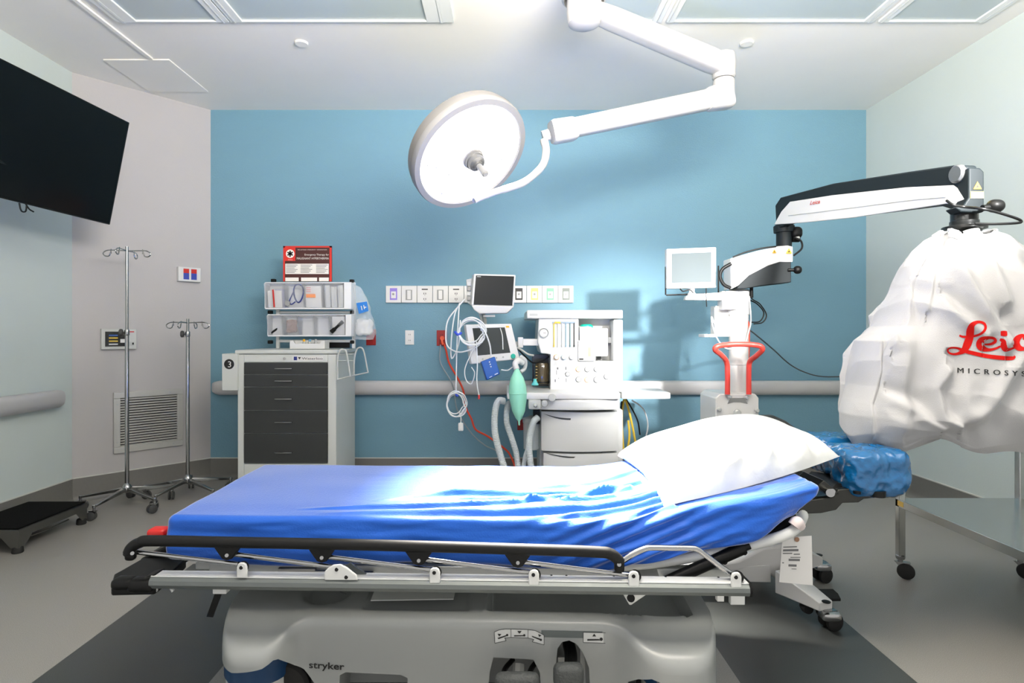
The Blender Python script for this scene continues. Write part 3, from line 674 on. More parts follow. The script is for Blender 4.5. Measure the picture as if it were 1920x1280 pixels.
# ================================================================ ANAESTHESIA MACHINE
YM = 4.2
t = thing('anaesthesia_machine', 'large white anaesthesia machine with flow tubes, knobs and two curved drawers', 'anaesthesia machine', (W(1090, 0, 4.45).x, 4.5, 0))
AM = t
def mpx(name, x0, y0, x1, y1, Y, th, m=WHITE, bev=.006, par=None, lab=None): return MB().px(x0, y0, x1, y1, Y, th).build(name, m, par or AM, bevel=bev, bseg=3, label=lab)
mpx('top_shelf', 988, 581, 1168, 597, YM-.02, .6, bev=.008)
a = W(1000, 590, YM-.021)
MB().quad(pq(993, 587.5, 1008, 592, YM-.0205), .001).build('maker_label', GREYP, AM)
mpx('back_panel', 1080, 597, 1152, 728, YM+.17, .4)
# left housing with gauge and flow tubes
c = [W(1010, 597, YM), W(1084, 597, YM), W(1084, 672, YM), W(1012, 661, YM)]
hsg = MB().prism([W(1010, 596, YM), W(1085, 596, YM), W(1085, 690, YM), W(1032, 690, YM), W(1032, 664, YM), W(1014, 662, YM), W(1008, 640, YM)], (0, .4, 0)).build('flowmeter_housing', WHITE2, AM, bevel=.008, bseg=3)
q = W(1019.5, 624, YM-.001); g = MB().lathe([(.004, -.002), (.028, -.002), (.033, -.01), (.033, 0), (.004, 0)], q, (0, -1, 0), n=32).lathe([(.029, 0), (.033, .012), (.036, .01), (.036, -.002)], q, (0, -1, 0), n=32, cap=False).build('pressure_gauge', GREYP, AM)
MB().cyl(q-Vector((0, .003, 0)), q-Vector((0, .002, 0)), .027, n=28).build('dial', PAPER, g)
MB().box(q-Vector((-.006, .0045, 0)), (.02, .001, .003)).build('needle', INK, g)
fp_ = pq(1035.5, 603, 1078.5, 652, YM-.002)
MB().quad(fp_, .003).build('flow_window', mat('flow_window', (190, 192, 190), .3), AM)
for i, (u, c) in enumerate(((.02, YEL), (.19, OFFW), (.37, GREYP), (.54, mat('flow_blue', (130, 160, 180), .4)), (.72, mat('flow_teal', (90, 125, 130), .4)), (.9, DGREY))):
    q0, q1 = qs(fp_, u+.05, .04, 1, 1, .006)[0], qs(fp_, u+.05, .96, 1, 1, .006)[0]
    MB().cyl(q0, q1, .004, n=10).lathe([(.0055, 0), (.0055, .012)], q1, n=10).build('flow_tube', c, AM)
m = MB().quad(qs(fp_, 0, 0, 1, .06, .008), .004); m.build('flow_header', mat('flow_header', (120, 140, 160), .4), AM)
MB().quad(qs(fp_, .1, -.005, .35, .065, .0125), .004).build('amber_header', AMB, AM)
for px, c in ((1043, AMB), (1057, mat('knob_blue', (140, 185, 215), .4)), (1071.5, GREYP)):
    q = W(px, 669.5, YM-.002); k = MB().lathe([(.016, 0), (.018, .004), (.015, .022), (.012, .025)], q, (0, -1, 0), n=24).build('flow_knob', WHITE, AM)
    MB().lathe([(.018, 0), (.0195, .002), (.0195, .006), (.018, .007)], q, (0, -1, 0), n=24, cap=False).build('knob_ring', c, k)
# vaporiser
v_ = MB().px(1087, 612, 1110, 640, YM+.0, .13).px(1084, 638, 1117, 677, YM-.02, .15).px(1108, 615, 1140, 668, YM+.06, .1).build('vaporiser', WHITE, AM, bevel=.01, bseg=3)
q = W(1099.5, 614, YM+.06); MB().lathe([(.045, -.002), (.048, .002), (.046, .014), (.036, .024), (.01, .026)], q, n=28).build('vaporiser_dial', TEALD, v_)
MB().quad(pq(1102.5, 651, 1108, 668, YM-.0215), .001).build('yellow_label', mat('pale_yellow', (236, 222, 130), .5), v_)
MB().quad(pq(1086, 671.5, 1094, 674.5, YM-.0215), .001).build('print', INK, v_)
MB().quad(pq(1120, 656, 1127, 677, YM+.14), .01).build('manifold', DGREY, AM)
mpx('vaporiser_backbar', 1110, 632, 1152, 643, YM+.1, .05, OFFW, .003)
mpx('side_post', 1150.5, 599, 1168, 735, YM, .6, bev=.01)
MB().quad(pq(1157, 603, 1161, 606, YM-.001), .001).quad(pq(1157, 613, 1160, 615, YM-.001), .001).build('post_screw', GREYP, AM)
cp = mpx('control_panel', 1032, 677, 1152, 733, YM, .4, WHITE2, .005)
RG_ = mat('ring_dark_grey', (112, 114, 114), .4); OR_ = mat('pale_orange_ring', (240, 190, 110), .4)
for px, py, r_, c in ((1084.5, 692, .019, OR_), (1101, 692, .019, RG_), (1118.5, 692, .019, RG_), (1084.5, 711, .019, RG_), (1101, 711.5, .019, OR_), (1118.5, 711.5, .021, RG_), (1137.5, 705.5, .02, RG_), (1064, 701, .016, RG_)):
    q = W(px, py, YM-.001); k = MB().lathe([(r_-.003, 0), (r_-.002, .01), (r_-.006, .013)], q, (0, -1, 0), n=24).build('control_knob', WHITE, AM)
    MB().lathe([(r_-.003, 0), (r_+.0015, .001), (r_+.0015, .004), (r_-.003, .005)], q, (0, -1, 0), n=24, cap=False).build('knob_ring', c, k)
m = MB()
for q in ((1044, 688.5, 1047, 692.5), (1043, 694, 1044, 702), (1040, 711, 1042, 716), (1047, 708, 1048, 710), (1060, 687.5, 1062, 693), (1061, 709, 1062, 716)): m.quad(pq(*q, YM-.0012), .0008)
m.build('panel_marks', PRINT, AM)
# work surface, drawer band, curved drawers
def curved(name, x0, x1, y0, y1, Yf, bulge, m, par=AM, r=.012):
    a, b_ = W(x0, y0, Yf), W(x1, y1, Yf); wd = b_.x-a.x; xc = (a.x+b_.x)/2
    def f(v):
        k = max(0, 1-((v.x-xc)/(wd/2))**2); fr = max(0, min(1, (Yf+.3-v.y)/.3)); return Vector((v.x, v.y-bulge*k*fr, v.z))
    return MB().rbox((xc, Yf+.25, (a.z+b_.z)/2), (wd, .5, a.z-b_.z), r, (24, 8, 6), f=f).build(name, m, par)
zt1 = W(0, 735, 3.98).z
MB().rbox((W(1057, 0, 4.0).x, 4.29, W(0, 742, 4.0).z), (W(1165, 0, 4.0).x-W(952, 0, 4.0).x, .6, .05), .012, (10, 10, 4)).build('work_surface', WHITE, AM)
curved('pull_out_shelf', 1006, 1163, 747, 768, 4.04, .05, WHITE2)
MB().rbox((W(1210, 0, 4.2).x, 4.35, W(0, 741, 4.2).z), (W(1252, 0, 4.2).x-W(1160, 0, 4.2).x, .36, .052), .014, (8, 8, 4)).build('side_shelf', WHITE, AM)
curved('upper_drawer', 1014, 1160, 770, 845.5, 4.1, .05, WHITE2)
curved('lower_drawer', 1018, 1160, 848, 905, 4.1, .05, WHITE2)
MB().px(1146, 768, 1168, 905, 4.18, .5).px(1012, 768, 1160, 935, 4.3, .4).build('cabinet', WHITE2, AM, bevel=.008)
def crescent(x0, x1, yy, sag, th, Y):
    m = MB(); n = 20; T, B = [], []
    for i in range(n+1):
        u = i/n; s_ = 4*u*(1-u); px = x0+(x1-x0)*u
        Yv = Y-.05*(1-(2*u-1)**2)*.82
        T.append(W(px, yy+sag*s_, Yv)); B.append(W(px, yy+(sag+th)*s_, Yv))
    vt = [m.b.verts.new(v) for v in T]; vb = [m.b.verts.new(v) for v in B]; vt2 = [m.b.verts.new(v+Vector((0, .006, 0))) for v in T]; vb2 = [m.b.verts.new(v+Vector((0, .006, 0))) for v in B]
    for i in range(n):
        for P, Q in ((vt, vb), (vt2, vb2), (vt, vt2), (vb, vb2)): m.b.faces.new([P[i], P[i+1], Q[i+1], Q[i]])
    return m
crescent(1019, 1118, 775, 9, 3, 4.094).build('drawer_grip', DGREY, AM)
crescent(1022, 1130, 848, 8, 2.5, 4.094).build('drawer_grip', DGREY, AM)
m = MB(); m.lathe([(.02, 0), (.026, .005), (.024, .012), (.01, .014)], W(1035, 745, 3.985), (0, -1, 0), n=24); m.build('outlet_knob', OFFW, AM)
m = MB(); m.lathe([(.02, 0), (.024, .006), (.02, .02), (.01, .022)], W(1021, 756, 3.98), (0, -1, 0), n=24); m.build('outlet_knob', GREYP, AM)
MB().rbox(W(1002, 757, 4.02), (.09, .1, .07), .012, (4, 4, 4)).lathe([(.012, 0), (.014, .02), (.01, .03)], W(1004, 759, 3.98), (0, -1, 0), n=16).build('breathing_circuit_block', GREYP, AM, bevel=.003)
for a in (1030, 1140):
    for b_ in (4.2, 4.65): caster(AM, (W(a, 0, 4.3).x, b_, .13), .06, DRUB, OFFW, .4, True, .02)
MB().px(1010, 905, 1165, 935, 4.2, .5).build('base', GREYP, AM, bevel=.01)
# absorber canister with golden reflections behind the bag
q = W(1016, 716, 4.3); ab = MB().lathe([(.052, -.01), (.055, 0), (.055, .13), (.05, .14), (.02, .14)], q, n=28).build('absorber_canister', mat('smoked_canister', (70, 60, 40), .12, coat=.5), AM)
MB().lathe([(.0, -.002), (.057, -.002), (.057, .006), (0, .006)][1:3], q, n=28, cap=True).build('canister_rim', BLACK, ab)
m = MB()
for i in range(6): m.lathe([(.003, -.004), (.007, -.003), (.007, .003), (.003, .004)], W(1006, 687+i*5.5, 4.243), n=12)
m.build('adjuster_stack', mat('brass_beads', (200, 170, 110), .3, .6), ab)
mpx('canister_shield', 998, 664, 1031, 724, 4.38, .02, mat('dark_steel', (60, 62, 62), .3, .7), .003)
q = W(1003, 722, 4.15); MB().lathe([(.024, 0), (.026, .006), (.012, .03), (.012, .045)], q, n=24).build('teal_connector', mat('teal_connector', (90, 190, 190), .35), AM)
# monitor arm
mpx('monitor_arm', 974, 635, 1011, 648, 4.25, .08, WHITE, .006); MB().px(971, 632, 981, 652, 4.22, .1).build('arm_hinge', WHITE, AM, bevel=.005)
MB().tube([W(960, 640, 4.2), W(972, 655, 4.18), W(985, 668, 4.2), W(1000, 680, 4.25), W(1018, 676, 4.3), W(1030, 668, 4.3)], .005).build('arm_cable', BLACK, AM)
MB().tube([W(966, 650, 4.2), W(978, 656, 4.15), W(990, 664, 4.15), W(1000, 666, 4.2)], .007).build('arm_cable', OFFW, AM)
# two screens
def monitor(name, c, th, frame, scr, sc, label, cat='monitor'):
    n_ = thing(name, label, cat, (c[2]+c[3])/2); MB().quad(c, th).build('housing', frame, n_, bevel=.008, bseg=3)
    MB().quad(qs(c, *sc, .002), .002).build('screen', scr, n_); return n_
c = [W(889, 513, 4.12), W(967.5, 515, 4.2), W(964, 574, 4.2), W(884, 572, 4.12)]
mo = monitor('patient_monitor', c, .07, WHITE, SCREEN, (.045, .05, .955, .98), 'upper patient monitor with a blank black screen above the outlet row')
MB().prism([c[3]+Vector((0, -.01, 0)), c[2]+Vector((0, -.01, 0)), W(951, 587, 4.2), W(899, 588, 4.14), W(888, 580, 4.12)], (0, .09, 0)).build('chin', WHITE, mo, bevel=.006)
m = MB().quad(qs(c, .07, .08, .16, .1, .0045), .0005); m.build('maker_label', GREYP, mo)
m = MB().prism([W(874, 524, 4.2), W(890, 520, 4.2), W(886, 574, 4.2), W(876, 567, 4.2)], (0, .14, 0)); rk = m.build('module_rack', GREYP, mo, bevel=.003)
for i, py in enumerate((529, 538, 547, 556)): MB().px(875.5, py, 883, py+7, 4.188, .012).build('module_connector', (OFFW, CHROME)[i % 2], rk, bevel=.002)
MB().tube([W(899, 586, 4.2), W(903, 600, 4.24), W(905, 612, 4.28)], .008).tube([W(906, 588, 4.24), W(909, 600, 4.26), W(909, 615, 4.3)], .014).px(906, 590, 928, 594, 4.2, .05).build('mounting_post', GREYP, mo)
c = [W(873, 608, 4.02), W(959, 606.5, 4.13), W(975, 673, 4.13), W(884, 682.5, 4.02)]
m2_ = monitor('ventilator_screen', c, .06, WHITE, mat('ventilator_glass', (52, 58, 58), .22), (.13, .1, .83, .8), 'lower tilted white ventilator screen with a green knob beside the blue sensor box')
for u in (.24, .38, .52, .66):
    q = qs(c, u, .9, 1, 1, .002)[0]; MB().cyl(q, q-Vector((0, .004, 0)), .006, n=14).build('button', GREYP, m2_)
q = qs(c, .87, .9, 1, 1, .003)[0]; MB().lathe([(.017, 0), (.017, .01), (.013, .014)], q, (0, -1, 0), n=20).build('rotary_knob', TEALD, m2_)
MB().quad(qs(c, .86, .06, .93, .11, .002), .001).build('alarm_light', AMB, m2_)
MB().prism([W(930, 640, 4.2), W(975, 640, 4.25), W(975, 648, 4.25), W(930, 650, 4.2)], (0, .03, 0)).cyl(W(905, 610, 4.27), W(915, 645, 4.22), .016).build('screen_bracket', GREYP, m2_)
# green breathing bag hanging beside the screen
q0 = W(973.5, 797, 4.0); q1 = W(969, 690, 4.0); ax = (q1-q0); Lb = ax.length
o = MB().lathe([(.006, 0), (.008, .03*Lb/.4), (.025, .05), (.048, .1), (.062, .17), (.066, .22), (.062, .27), (.048, .32), (.026, .36), (.013, .385), (.012, Lb)], q0, ax, n=36, sx=.93).lathe([(.0665, .214), (.068, .218), (.0665, .222)], q0, ax, n=36, sx=.93, cap=False).build('breathing_bag', TEAL)
tag(o, 'green breathing bag hanging vertically in front of the anaesthesia machine', 'breathing bag')
MB().tube([q1+Vector((0, 0, -.01)), W(966, 682, 4.02), W(972, 676, 4.05), W(980, 680, 4.08)], .02, 12).build('elbow_connector', WHITE, o)
MB().tube([W(976, 668, 4.08), W(985, 676, 4.1), W(984, 690, 4.12), W(976, 697, 4.1)], .013, 10).build('bag_arm', WHITE, o)
# blue sensor box
c = [W(902, 678, 3.95), W(928, 668, 3.97), W(938, 701, 3.97), W(913, 713, 3.95)]
o = MB().quad(c, .05).build('sensor_box', BLUEP, bevel=.006); tag(o, 'bright blue sensor box hanging on a cable below the ventilator screen', 'sensor box')
m = MB()
for i in range(3): m.quad(qs(c, .5, .14+i*.13, .58, .2+i*.13, .001), .0006)
m.quad(qs(c, .22, .9, .42, .93, .001), .0006).quad(qs(c, .62, .88, .86, .92, .001), .0006)
m.build('print', PAPER, o)
# cables
CBL = mat('pale_cable', (212, 216, 218), .45)
def cable(name, pts, r, m, label, cat='cable', n=8, group=None):
    o = MB().tube(pts, r, n).build(name, m); tag(o, label, cat, group); return o
cable('monitor_cable', [W(872, 560, 4.15), W(858, 576, 4.12), W(840, 600, 4.1), W(836, 628, 4.08), W(840, 650, 4.05), W(862, 660, 4.0), W(890, 652, 3.97), W(905, 640, 3.97)], .005, CBL, 'pale cable looping left from the module rack of the upper monitor')
cable('monitor_cable', [W(862, 568, 4.12), W(852, 592, 4.1), W(846, 640, 4.05), W(847, 672, 4.05), W(860, 645, 4.05), W(863, 600, 4.08)], .0045, CBL, 'thin pale cable hanging straight down left of the upper monitor')
cable('monitor_cable', [W(861, 570, 4.1), W(857, 640, 4.05), W(855.5, 700, 4.02), W(855, 738, 4.0)], .0045, CBL, 'thin pale vertical lead running down to the small hanging coil')
def coil(name, cx0, cy0, rx, ry, Y, n, r, m, label, seed):
    random.seed(seed); pts = []
    for i in range(n*14):
        a = 2*math.pi*i/14; k = i//14
        pts.append(W(cx0+(rx+random.uniform(-1, 1)*1+((k*37) % 5-2)*.9)*math.cos(a)+((k*17) % 5-2)*1.2, cy0-(ry+((k*29) % 5-2)*1.2)*math.sin(a)+((k*11) % 5-2), Y-.006*(k % 4)+.004*math.sin(a*2+k)))
    o = MB().tube(pts, r, 7, 3).build(name, m); return tag(o, label, 'cable coil')
coil('cable_coil', 884, 622, 23, 24, 3.96, 5, .0042, CBL, 'larger coil of pale cable hanging in front of the ventilator screen', 3)
coil('cable_coil', 855, 758, 17, 22, 3.98, 5, .004, CBL, 'smaller coil of pale cable hanging below the handrail', 5)
o = MB().tube([W(853, 622, 3.96), W(858, 627, 3.94), W(865, 624, 3.96)], .009).build('cable_tie', mat('blue_tie', (50, 80, 200), .4)); tag(o, 'blue tie around the larger cable coil', 'cable tie')
o = MB().tube([W(855, 737, 3.98), W(857, 742, 3.96), W(859, 738, 3.98)], .008).build('cable_tie', mat('blue_tie_two', (50, 80, 200), .4)); tag(o, 'blue tie at the top of the smaller cable coil', 'cable tie')
o = MB().rbox(W(864, 800, 3.97), (.035, .02, .055), .007, (4, 3, 5), f=lambda v: v).tube([W(861, 770, 3.97), W(864, 782, 3.97), W(864, 793, 3.97)], .004).build('white_connector', WHITE); tag(o, 'white plug hanging under the smaller cable coil', 'connector')
cable('sensor_lead', [W(896, 612, 3.94), W(908, 620, 3.93), W(918, 645, 3.93), W(921, 668, 3.95)], .005, CBL, 'pale lead from the large coil to the blue sensor box')
cable('sensor_lead', [W(893, 640, 3.94), W(895, 680, 3.93), W(894, 715, 3.93), W(898, 742, 3.93)], .004, CBL, 'thin pale lead hanging below the large coil ending in a red tip')
o = MB().tube([W(898, 740, 3.93), W(898, 748, 3.93)], .007).build('lead_tip', mat('red_tip', (190, 60, 60), .4)); tag(o, 'small red tip at the end of the hanging lead', 'lead tip')
cable('sensor_lead', [W(887, 655, 3.94), W(872, 690, 3.96), W(874, 712, 3.96), W(884, 719, 3.96), W(890, 700, 3.95), W(884, 688, 3.96)], .0035, CBL, 'thin pale lead curling beside the blue sensor box')
cable('sensor_lead', [W(938, 615, 4.0), W(942, 630, 3.99), W(943, 655, 3.98)], .003, CBL, 'thin pale lead crossing the ventilator screen')
cable('monitor_cable', [W(940, 693, 3.98), W(952, 694, 4.02), W(962, 688, 4.05), W(972, 692, 4.1)], .004, CBL, 'short pale tube between the blue sensor box and the green bag')
cable('extension_cord', [W(830, 640, 4.88), W(836, 655, 4.84), W(842, 680, 4.8), W(856, 705, 4.75), W(868, 730, 4.7), W(873, 760, 4.66), W(876, 770, 4.66), W(884, 785, 4.62), W(892, 805, 4.6), W(915, 818, 4.55), W(945, 840, 4.5), W(956, 852, 4.45), W(966, 875, 4.4), W(972, 900, 4.4)], .0075, ORANGE, 'orange power cord running from the red outlet down behind the machine', 'power cord')
o = MB().cyl(W(829, 634, 4.9), W(829, 634, 4.84), .018, n=16).tube([W(829, 634, 4.85), W(829, 641, 4.845), W(831, 646, 4.84)], .01).build('power_plug', mat('orange_plug', (225, 75, 30), .4)); tag(o, 'orange plug pushed into the red outlet', 'plug')
cable('grey_cable', [W(826, 646, 4.86), W(826, 680, 4.85), W(848, 720, 4.8), W(858, 770, 4.8), W(884, 812, 4.8), W(910, 835, 4.78), W(930, 845, 4.7), W(950, 870, 4.6)], .005, mat('grey_cord', (150, 160, 165), .5), 'thin grey cord hanging beside the orange power cord', 'power cord')
def hose(pts, r, label, m=TUBE, corr=True):
    P = catmull(pts, 60); L_ = len(P)
    rr = [r*(1+.09*(1 if (i//2) % 2 else -1)) for i in range(L_)] if corr else r
    o = MB().tube(P, rr, 14, 1).build('breathing_tube', m, smooth=60); return tag(o, label, 'breathing tube', 'corrugated breathing tubes')
hose([W(946, 752, 4.08), W(934, 752, 4.06), W(928, 775, 4.05), W(928, 810, 4.05), W(936, 845, 4.05), W(948, 885, 4.05)], .022, 'corrugated tube bending down farthest left of the green bag')
hose([W(962, 753, 4.12), W(952, 760, 4.11), W(950, 790, 4.1), W(959, 820, 4.1), W(968, 850, 4.1), W(973, 885, 4.1)], .02, 'corrugated tube running down behind the green bag')
hose([W(1009, 782, 4.02), W(1001, 790, 4.0), W(995, 810, 4.0), W(992, 840, 4.0), W(997, 885, 4.0)], .021, 'corrugated tube right of the suction canister')
hose([W(994, 820, 4.04), W(990, 840, 4.06), W(984, 860, 4.08), W(979, 890, 4.08)], .015, 'short corrugated tube crossing under the suction canister')
q = W(996, 842, 4.2); o = MB().lathe([(.048, 0), (.055, .006), (.058, .19), (.056, .2)], q, n=28).build('suction_canister', mat('clear_canister', (215, 222, 224), .15, alpha=.45)); tag(o, 'clear suction canister hanging left of the machine drawers', 'canister')
MB().lathe([(.058, .19), (.061, .195), (.061, .222), (.03, .23), (.012, .24)], q, n=28).build('lid', GREYP, o)
MB().px(1000, 768, 1012, 795, 4.15, .08).build('holder', BLACK, o, bevel=.003)
for i, (pts, c, lb) in enumerate(((((1170, 748), (1166, 780), (1168, 830), (1172, 858), (1180, 820), (1178, 788)), YEL, 'yellow gas hose hanging closest to the machine side'),
        (((1172, 748), (1178, 765), (1186, 800), (1190, 822), (1193, 838)), YEL, 'yellow gas hose slanting out to the right of the machine'),
        (((1174, 748), (1186, 768), (1196, 790), (1200, 815)), BLACK, 'thin black hose arching beside the yellow gas hoses'),
        (((1185, 750), (1205, 765), (1214, 790), (1212, 815), (1200, 840)), CBL, 'wide pale tube loop to the right of the machine'),
        (((1166, 752), (1164, 790), (1166, 850)), BLACK, 'straight dark hose along the machine side'))):
    P = [W(a, b_, 4.5) for a, b_ in pts]; P = [P[0]+Vector((0, 0, 0))]+P[1:]
    cable('gas_hose', P, .0085 if c is YEL else .006, c, lb, 'hose', 10)
# ================================================================ SURGICAL LAMP
LW = mat('lamp_white_enamel', (172, 172, 172), .3)
LH = mat('lamp_housing_grey', (128, 126, 124), .35, .3)
t = thing('surgical_lamp', 'big round lit surgical lamp on a jointed white arm from the ceiling', 'surgical lamp', (.394, 2.94, ZC-.02))
SL = t
n_ = LAMP_N; R0 = .318; BK = .10
fr = MB().lathe([(.285, -.012), (.29, .004), (R0, .002), (R0+.005, -.01), (R0+.004, -.03), (R0-.002, -.035)], LAMP_C, n_, n=72, cap=False).build('front_ring', mat('ring_grey_white', (128, 128, 128), .35), t)
MB().lathe([(R0+.001, -.028), (R0+.004, -.05), (R0-.004, -.085), (R0-.04, -.105), (.12, -.12), (.03, -.125)], LAMP_C, n_, n=72, cap=True).build('housing', LH, t)
EM = mat('lit_lens', (255, 253, 250), .3, emit=1.15)
lens = MB().lathe([(.05, -.006), (.15, -.0058), (.288, -.006)], LAMP_C, n_, n=72, cap=False).build('lens', EM, t)
hb = MB().lathe([(.052, -.006), (.056, .006), (.056, .016), (.048, .018)], LAMP_C, n_, n=36).build('centre_ring', mat('centre_ring_grey', (140, 140, 140), .35), t)
c_ = LAMP_C+n_*.016
MB().lathe([(.044, 0), (.05, .006), (.05, .022), (.046, .026)], c_, n_, n=36).lathe([(.044, .02), (.046, .024), (.042, .045), (.024, .05), (.02, .06)], c_, n_, n=36).build('handle_hub', mat('hub_grey', (78, 79, 79), .35), t)
MB().lathe([(.018, .05), (.0165, .06), (.0155, .095), (.018, .11), (.018, .128), (.012, .134)], c_, n_, n=24).build('sterile_handle', mat('handle_grey', (108, 109, 109), .35), t)
u_ = n_.orthogonal().normalized(); v__ = n_.cross(u_)
m = MB(); random.seed(4)
for i in range(26):
    a = random.uniform(0, 6.28); r_ = random.uniform(.1, .26); q = LAMP_C+u_*math.cos(a)*r_+v__*math.sin(a)*r_-n_*.0055
    m.cyl(q, q+n_*.001, random.choice((.003, .004, .006)), n=8)
m.build('lens_mark', mat('lens_mark', (150, 152, 152), .5, emit=.5), lens)
# yoke
rim = W(927, 360, 2.86)
MB().tube([W(1020, 262, 3.15), W(1024, 285, 3.14), W(1016, 312, 3.1), W(985, 340, 2.98), W(955, 352, 2.9), W(925, 361, 2.85), W(890, 376, 2.83)], [.022, .021, .02, .019, .018, .016, .014], 14, 8).build('yoke', LW, t)
MB().cyl(W(893, 374, 2.85), LAMP_C-n_*.03+(W(893, 374, 2.85)-LAMP_C)*.82, .022).build('yoke_joint', LW, t)
def beam(name, a, b_, h0, h1, w0, w1, m, r=.02, par=None):
    a, b_ = Vector(a), Vector(b_); d = b_-a; L_ = d.length; d.normalize(); sd = d.cross(Vector((0, 0, 1))).normalized(); up = sd.cross(d)
    def f(v):
        k = (v.x+L_/2)/L_; return a+d*(v.x+L_/2)+sd*v.y*(w0+(w1-w0)*k)+up*v.z*(h0+(h1-h0)*k)
    s_ = 1.0; g = MB(); vm = None
    g.rbox((0, 0, 0), (L_, 1, 1), .0001, (8, 8, 8))
    for v in g.b.verts:                          # superellipse section keeps the edges soft
        y, z = v.co.y*2, v.co.z*2; mxx = max(abs(y), abs(z), 1e-6); ln = (abs(y)**4+abs(z)**4)**.25
        if mxx > 1e-5: y, z = y*mxx/ln, z*mxx/ln
        k = (v.co.x+L_/2)/L_; e = 1
        if k < .02 or k > .98: e = .9
        v.co = f(Vector((v.co.x, y/2*e, z/2*e)))
    return g.build(name, m, par or SL, smooth=50)
E1 = Vector((.233, 3.15, 2.29)); E2 = Vector((1.22, 3.37, 2.56)); E3 = Vector((1.25, 3.38, 2.58))
MB().tube([W(1017, 256, 3.15), W(1030, 252, 3.15)], .03, 14, 1).build('wrist_joint', LW, t)
beam('spring_arm', W(1040, 247, 3.15), W(1362, 180, 3.37), .098, .115, .08, .085, LW)
beam('spring_arm_sleeve', W(1034, 248, 3.148), W(1078, 241, 3.18), .125, .122, .1, .1, LW)
beam('spring_arm_sleeve', W(1325, 187, 3.33), W(1366, 179, 3.375), .125, .15, .1, .115, LW)
jx = W(1357, 0, 3.375).x
MB().lathe([(.05, 2.5), (.058, 2.515), (.06, 2.53), (.06, 2.648), (.055, 2.655)], (jx, 3.375, 0), n=32).build('elbow_joint', LW, t)
MB().lathe([(.055, 2.66), (.064, 2.668), (.066, 2.75), (.06, 2.8), (.03, 2.81)], (jx, 3.375, 0), n=32).build('elbow_cap', LW, t)
top0, top1 = Vector((.394, 2.94, 2.83)), Vector((jx, 3.375, 2.735))
beam('horizontal_arm', top0+(top1-top0)*.06, top1, .095, .125, .1, .11, LW)
_d = (top1-top0).normalized(); _n = Vector((_d.y, -_d.x, 0)).normalized(); _c = top0+(top1-top0)*.27+_n*.0505+Vector((0, 0, .012)); _z = Vector((0, 0, .016))
MB().prism([_c-_d*.045+_z, _c+_d*.045+_z, _c+_d*.045-_z, _c-_d*.045-_z], _n*.002).build('rating_plate', mat('rating_plate_grey', (150, 152, 152), .5), t)
MB().lathe([(.05, 2.73), (.078, 2.745), (.086, 2.78), (.086, 2.93), (.07, 2.96), (.06, ZC-.01)], (.394, 2.94, 0), n=40).lathe([(.1, 2.86), (.112, 2.87), (.112, 2.9), (.1, 2.915)], (.394, 2.94, 0), n=40, cap=False).lathe([(.11, ZC-.05), (.14, ZC-.03), (.14, ZC-.001)], (.394, 2.94, 0), n=40).build('ceiling_mount', LW, t)
# ================================================================ OPERATING MICROSCOPE ON ITS STAND
MW = mat('stand_white', (210, 210, 208), .3); MD = mat('stand_black', (24, 31, 34), .55, spec=.2)
YS = 3.85
t = thing('microscope_stand', 'white and black floor stand with a long arm carrying the bagged surgical microscope', 'microscope stand', (W(1385, 0, 3.9).x, 3.95, 0))
MS = t
xc = W(1385, 0, YS).x
MB().lathe([(.058, .5), (.058, cz_(684, YS)), (.061, cz_(683, YS)), (.061, cz_(546, YS)), (.05, cz_(543, YS))], (xc, YS, 0), n=36).build('column', MW, t)
MB().lathe([(.066, cz_(590, YS)), (.068, cz_(588, YS)), (.068, cz_(546, YS)), (.06, cz_(543, YS))], (xc, YS, 0), n=36).build('column_collar', MW, t)
# base block with knobs
bb = MB().prism([W(1342, 795, 3.72), W(1342, 746, 3.72), W(1350, 738, 3.72), W(1416, 738, 3.72), W(1423, 746, 3.72), W(1423, 795, 3.72), W(1423, 850, 3.72), W(1342, 850, 3.72)], (0, .3, 0)).build('base_block', MW, t, bevel=.006)
for px, py, r_ in ((1367, 743, .012), (1398, 745, .012), (1347, 767, .014), (1418, 769, .014), (1381, 773.5, .024), (1348, 795, .012)):
    q = W(px, py, 3.718); MB().lathe([(r_*.85, 0), (r_, .006), (r_*.95, .02), (r_*.6, .026)], q, (0, -1, 0), n=20).build('base_knob', GREYP, bb)
MB().prism([W(1357, 785, 3.718), W(1406, 785, 3.718), W(1408, 797, 3.718), W(1355, 797, 3.718)], (0, .01, 0)).build('dark_slot', BLACK, bb, bevel=.003)
MB().prism([W(1370, 746, 3.718), W(1396, 746, 3.718), W(1402, 757, 3.718), W(1388, 754, 3.718), W(1376, 754, 3.718), W(1364, 757, 3.718)], (0, .006, 0)).build('clamp_plate', STEEL, bb)
MB().bx(xc-.24, xc+.24, 3.6, 4.25, .07, .2).build('base', MW, t, bevel=.03, bseg=4)
MB().bx(xc-.1, xc+.12, 3.75, 4.1, .2, .62).build('pedestal', MW, t, bevel=.02)
for a in (-.2, .2):
    for b_ in (3.65, 4.2): caster(t, (xc+a, b_, .09), .04, DRUB, CHROME, .3, True, .02)
# coral handle loop
hd = MB()
lp = [W(1364, 739, 3.7), W(1364, 700, 3.7), W(1362, 678, 3.69), W(1352, 665, 3.62), W(1341, 656, 3.56), W(1345, 649, 3.55), W(1363, 646, 3.56), W(1386, 645, 3.56), W(1410, 646, 3.56), W(1426, 649, 3.55), W(1429, 656, 3.56), W(1418, 667, 3.62), W(1406, 678, 3.69), W(1404, 700, 3.7), W(1404, 739, 3.7)]
hd.tube(lp, .016, 14, 8); hd.build('handle_loop', REDH, t)
